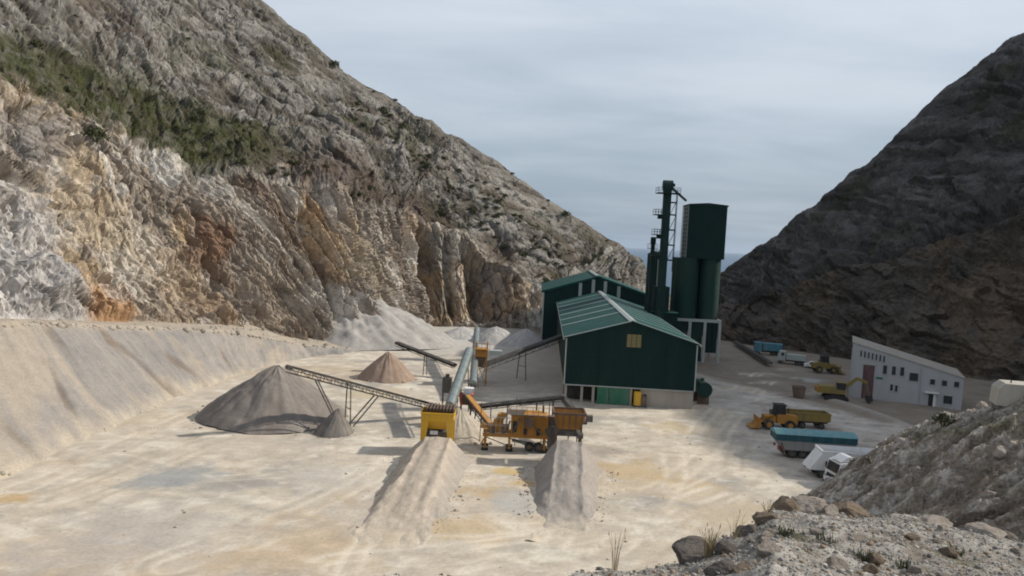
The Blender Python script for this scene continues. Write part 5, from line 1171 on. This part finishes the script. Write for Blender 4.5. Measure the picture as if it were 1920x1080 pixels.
pick = cand[r_.sample(range(len(cand)), 1500)]
cnt = 0
for (i, j) in pick:
    p_ = LH_V[i, j]; dens = float(fbm(p_[0] * 0.03 + 3, p_[1] * 0.03, 0.01 + p_[2] * 0.03, 3))
    if dens + r_.uniform(-0.35, 0.35) < 0.22: continue
    s_ = r_.uniform(0.45, 1.15) * (1.0 if r_.random() < 0.8 else 1.4)
    shrub(p_, s_, 'small olive shrub growing among grey rocks on the left hillside', 'shrubs on the left hillside', cnt, s_ * 0.8); cnt += 1
    if cnt >= 210: break
shrub(surf_at(BV, 1768, 800), 0.8, 'brownish shrub on the crest of the bank below the white workshop', k=2)
shrub(G(1552, 918), 0.55, 'scrubby pale plant at the toe of the bank beside the white lorry cab', k=3, sz=0.9)
def tuft(px, py, h, n, seed, label, spread=0.35, mt='dry', name='grass_tuft'):
    r_ = random.Random(seed); b = MB(); p_ = mound_at(px, py)
    for k in range(n):
        th = r_.uniform(0, 6.28); l_ = h * r_.uniform(0.5, 1.0); ln = r_.uniform(0.05, spread) * l_; r0 = r_.uniform(0, 0.05)
        base = Vector((math.cos(th) * r0, math.sin(th) * r0, -0.03)); m1 = base + Vector((math.cos(th) * ln * 0.3, math.sin(th) * ln * 0.3, l_ * 0.6)); tp = base + Vector((math.cos(th) * ln, math.sin(th) * ln, l_))
        b.tube(base, m1, 0.0035, 4, 0.0028, False); b.tube(m1, tp, 0.0028, 4, 0.001, False)
        if r_.random() < 0.3: b.tube(tp, tp + Vector((0, 0, 0.05)), 0.006, 5, 0.002)
    o = b.build(name, M[mt], None); o.location = p_; return tag(o, label, 'grass')
tuft(1152, 1066, 0.52, 11, 1, 'tall thin dry grass stems at the left tip of the mound', 0.22)
tuft(1330, 1045, 0.42, 60, 2, 'straw coloured grass tuft in front of the shaded earth step', 0.35)
tuft(1375, 1010, 0.42, 10, 3, 'sparse grass stems behind the shaded earth step', 0.6)
tuft(1430, 960, 0.22, 30, 5, 'short dry grass tuft left of the rock ledge', 0.8)
for k, (px, py) in enumerate([(1478, 1004), (1620, 1046), (1795, 1040), (1700, 1068), (1550, 1020)]):
    tuft(px, py, 0.10, 90, 10 + k, 'low dark cushion of dry weeds growing on the gravelly mound', 1.6, 'leaf', 'weed_cushion')['group'] = 'weed cushions on the near mound'

# gravel on the near mound: nobody could count it
base_r = [rock_mesh('g', 100 + k, 1, 0.5, 0.7, 4) for k in range(5)]
bv = [np.array([v.co[:] for v in me.vertices]) for me in base_r]; bf = [np.array([p_.vertices[:] for p_ in me.polygons]) for me in base_r]
for me in base_r: bpy.data.meshes.remove(me)
mask = (RR < rimR + 0.7) & (RR > 3.5) & (TH > -0.2) & (TH < 0.78)
idx = np.argwhere(mask); wts = RR[mask] ** 2; wts = wts / wts.sum()
ii = idx[rng.choice(len(idx), 34000, p=wts)]
vs, fs, off = [], [], 0; cs_ = []
for n_i, (i, j) in enumerate(ii):
    k = n_i % 5; p_ = MV[i, j] + rng.uniform(-0.06, 0.06, 3) * np.array([1, 1, 0.1]); s_ = 0.006 * (1 + rng.pareto(2.5)); s_ = min(s_, 0.036)
    a = rng.uniform(0, 6.28); rot = np.array([[math.cos(a), -math.sin(a), 0], [math.sin(a), math.cos(a), 0], [0, 0, 1]])
    vv_ = (bv[k] * np.array([1.3, 1, 0.75])) @ rot.T * s_ + p_ + np.array([0, 0, s_ * 0.2])
    vs.append(vv_); fs.append(bf[k] + off); off += len(vv_)
    g_ = rng.uniform(0.12, 0.42); cs_.append(np.tile(np.array([g_, g_ * 0.96, g_ * 0.90, 1]) if rng.random() < 0.85 else np.array([0.26, 0.19, 0.13, 1]), (len(vv_), 1)))
def tri_mesh(name, vs, fs, cs_, mat):
    vs = np.concatenate(vs); fs = np.concatenate(fs); me = bpy.data.meshes.new(name)
    me.vertices.add(len(vs)); me.vertices.foreach_set('co', vs.reshape(-1).astype(np.float32))
    me.loops.add(len(fs) * 3); me.loops.foreach_set('vertex_index', fs.reshape(-1).astype(np.int32))
    me.polygons.add(len(fs)); me.polygons.foreach_set('loop_start', np.arange(0, len(fs) * 3, 3, dtype=np.int32)); me.polygons.foreach_set('loop_total', np.full(len(fs), 3, np.int32))
    me.update(calc_edges=True); a = me.attributes.new('tint', 'FLOAT_COLOR', 'POINT'); a.data.foreach_set('color', np.concatenate(cs_).reshape(-1).astype(np.float32))
    me.materials.append(mat); o = bpy.data.objects.new(name, me); col.objects.link(o); return tag(o, kind='stuff')
tri_mesh('gravel', vs, fs, cs_, M['chip'])
# rubble at the foot of the cliff and on the spoil bank
vs, fs, off = [], [], 0; cs_ = []
def scatter(points, smin, smax, alpha, colr):
    global off
    for p_ in points:
        k = rng.integers(5); s_ = min(smax, smin * (1 + rng.pareto(alpha))); a = rng.uniform(0, 6.28); rot = np.array([[math.cos(a), -math.sin(a), 0], [math.sin(a), math.cos(a), 0], [0, 0, 1]])
        v_ = (bv[k] * np.array([1.3, 1, 0.8])) @ rot.T * s_ + p_; vs.append(v_); fs.append(bf[k] + off); off += len(v_)
        g_ = rng.uniform(0.75, 1.35); cs_.append(np.tile(np.append(np.array(colr) * g_, 1), (len(v_), 1)))
jj = rng.integers(60, 560, 900); kk = rng.integers(104, 120, 900); scatter(Vb[jj, kk], 0.10, 0.7, 2.2, (0.30, 0.27, 0.23))
sel_ = np.argwhere((bz > 0.3) & (BX < cxx + 8) & (BY > 18)); scatter(BV[tuple(sel_[rng.choice(len(sel_), 2600)].T)], 0.05, 0.4, 2.4, (0.25, 0.23, 0.205))
jj = rng.integers(0, 620, 500); kk = rng.integers(0, 8, 500); scatter(Vb[jj, kk], 0.06, 0.35, 2.5, (0.36, 0.32, 0.26))
sel_ = np.argwhere((np.abs(XX) < 45) & (YY > 55) & (YY < 120)); scatter(GV[tuple(sel_[rng.choice(len(sel_), 700)].T)], 0.04, 0.2, 2.5, (0.40, 0.35, 0.28))
for (hx, hy, hr, hc_) in ((-31.0, 98.3, 9.4, (0.22, 0.20, 0.18)), (-21.2, 91.6, 2.5, (0.18, 0.165, 0.15)), (-20.8, 128.4, 5.0, (0.29, 0.22, 0.17)), (-5.2, 92.6, 3.6, (0.45, 0.40, 0.33)), (-32.5, 174.5, 19.0, (0.35, 0.335, 0.315))):
    aa = rng.uniform(0, 6.28, 150); rq = hr * (0.9 + 0.16 * rng.normal(size=150)); scatter(np.stack([hx + rq * np.cos(aa), hy + rq * np.sin(aa), 0.05 + np.maximum(0, (hr - rq)) * 0.5], 1), 0.05, 0.28, 2.2, hc_)
for (ax_, ay_, bx_, by_, wq) in ((-9.0, 61.5, -7.5, 82.6, 3.6), (5.8, 66.0, 7.2, 81.4, 3.2)):
    tq = rng.uniform(0, 1, 160); sq_ = rng.choice([-1, 1], 160) * (wq + 0.6 * rng.normal(size=160) + 1.6 * tq); scatter(np.stack([ax_ + (bx_ - ax_) * tq + sq_, ay_ + (by_ - ay_) * tq, np.full(160, 0.05)], 1), 0.04, 0.22, 2.4, (0.36, 0.32, 0.27))
tri_mesh('rubble', vs, fs, cs_, M['chip'])
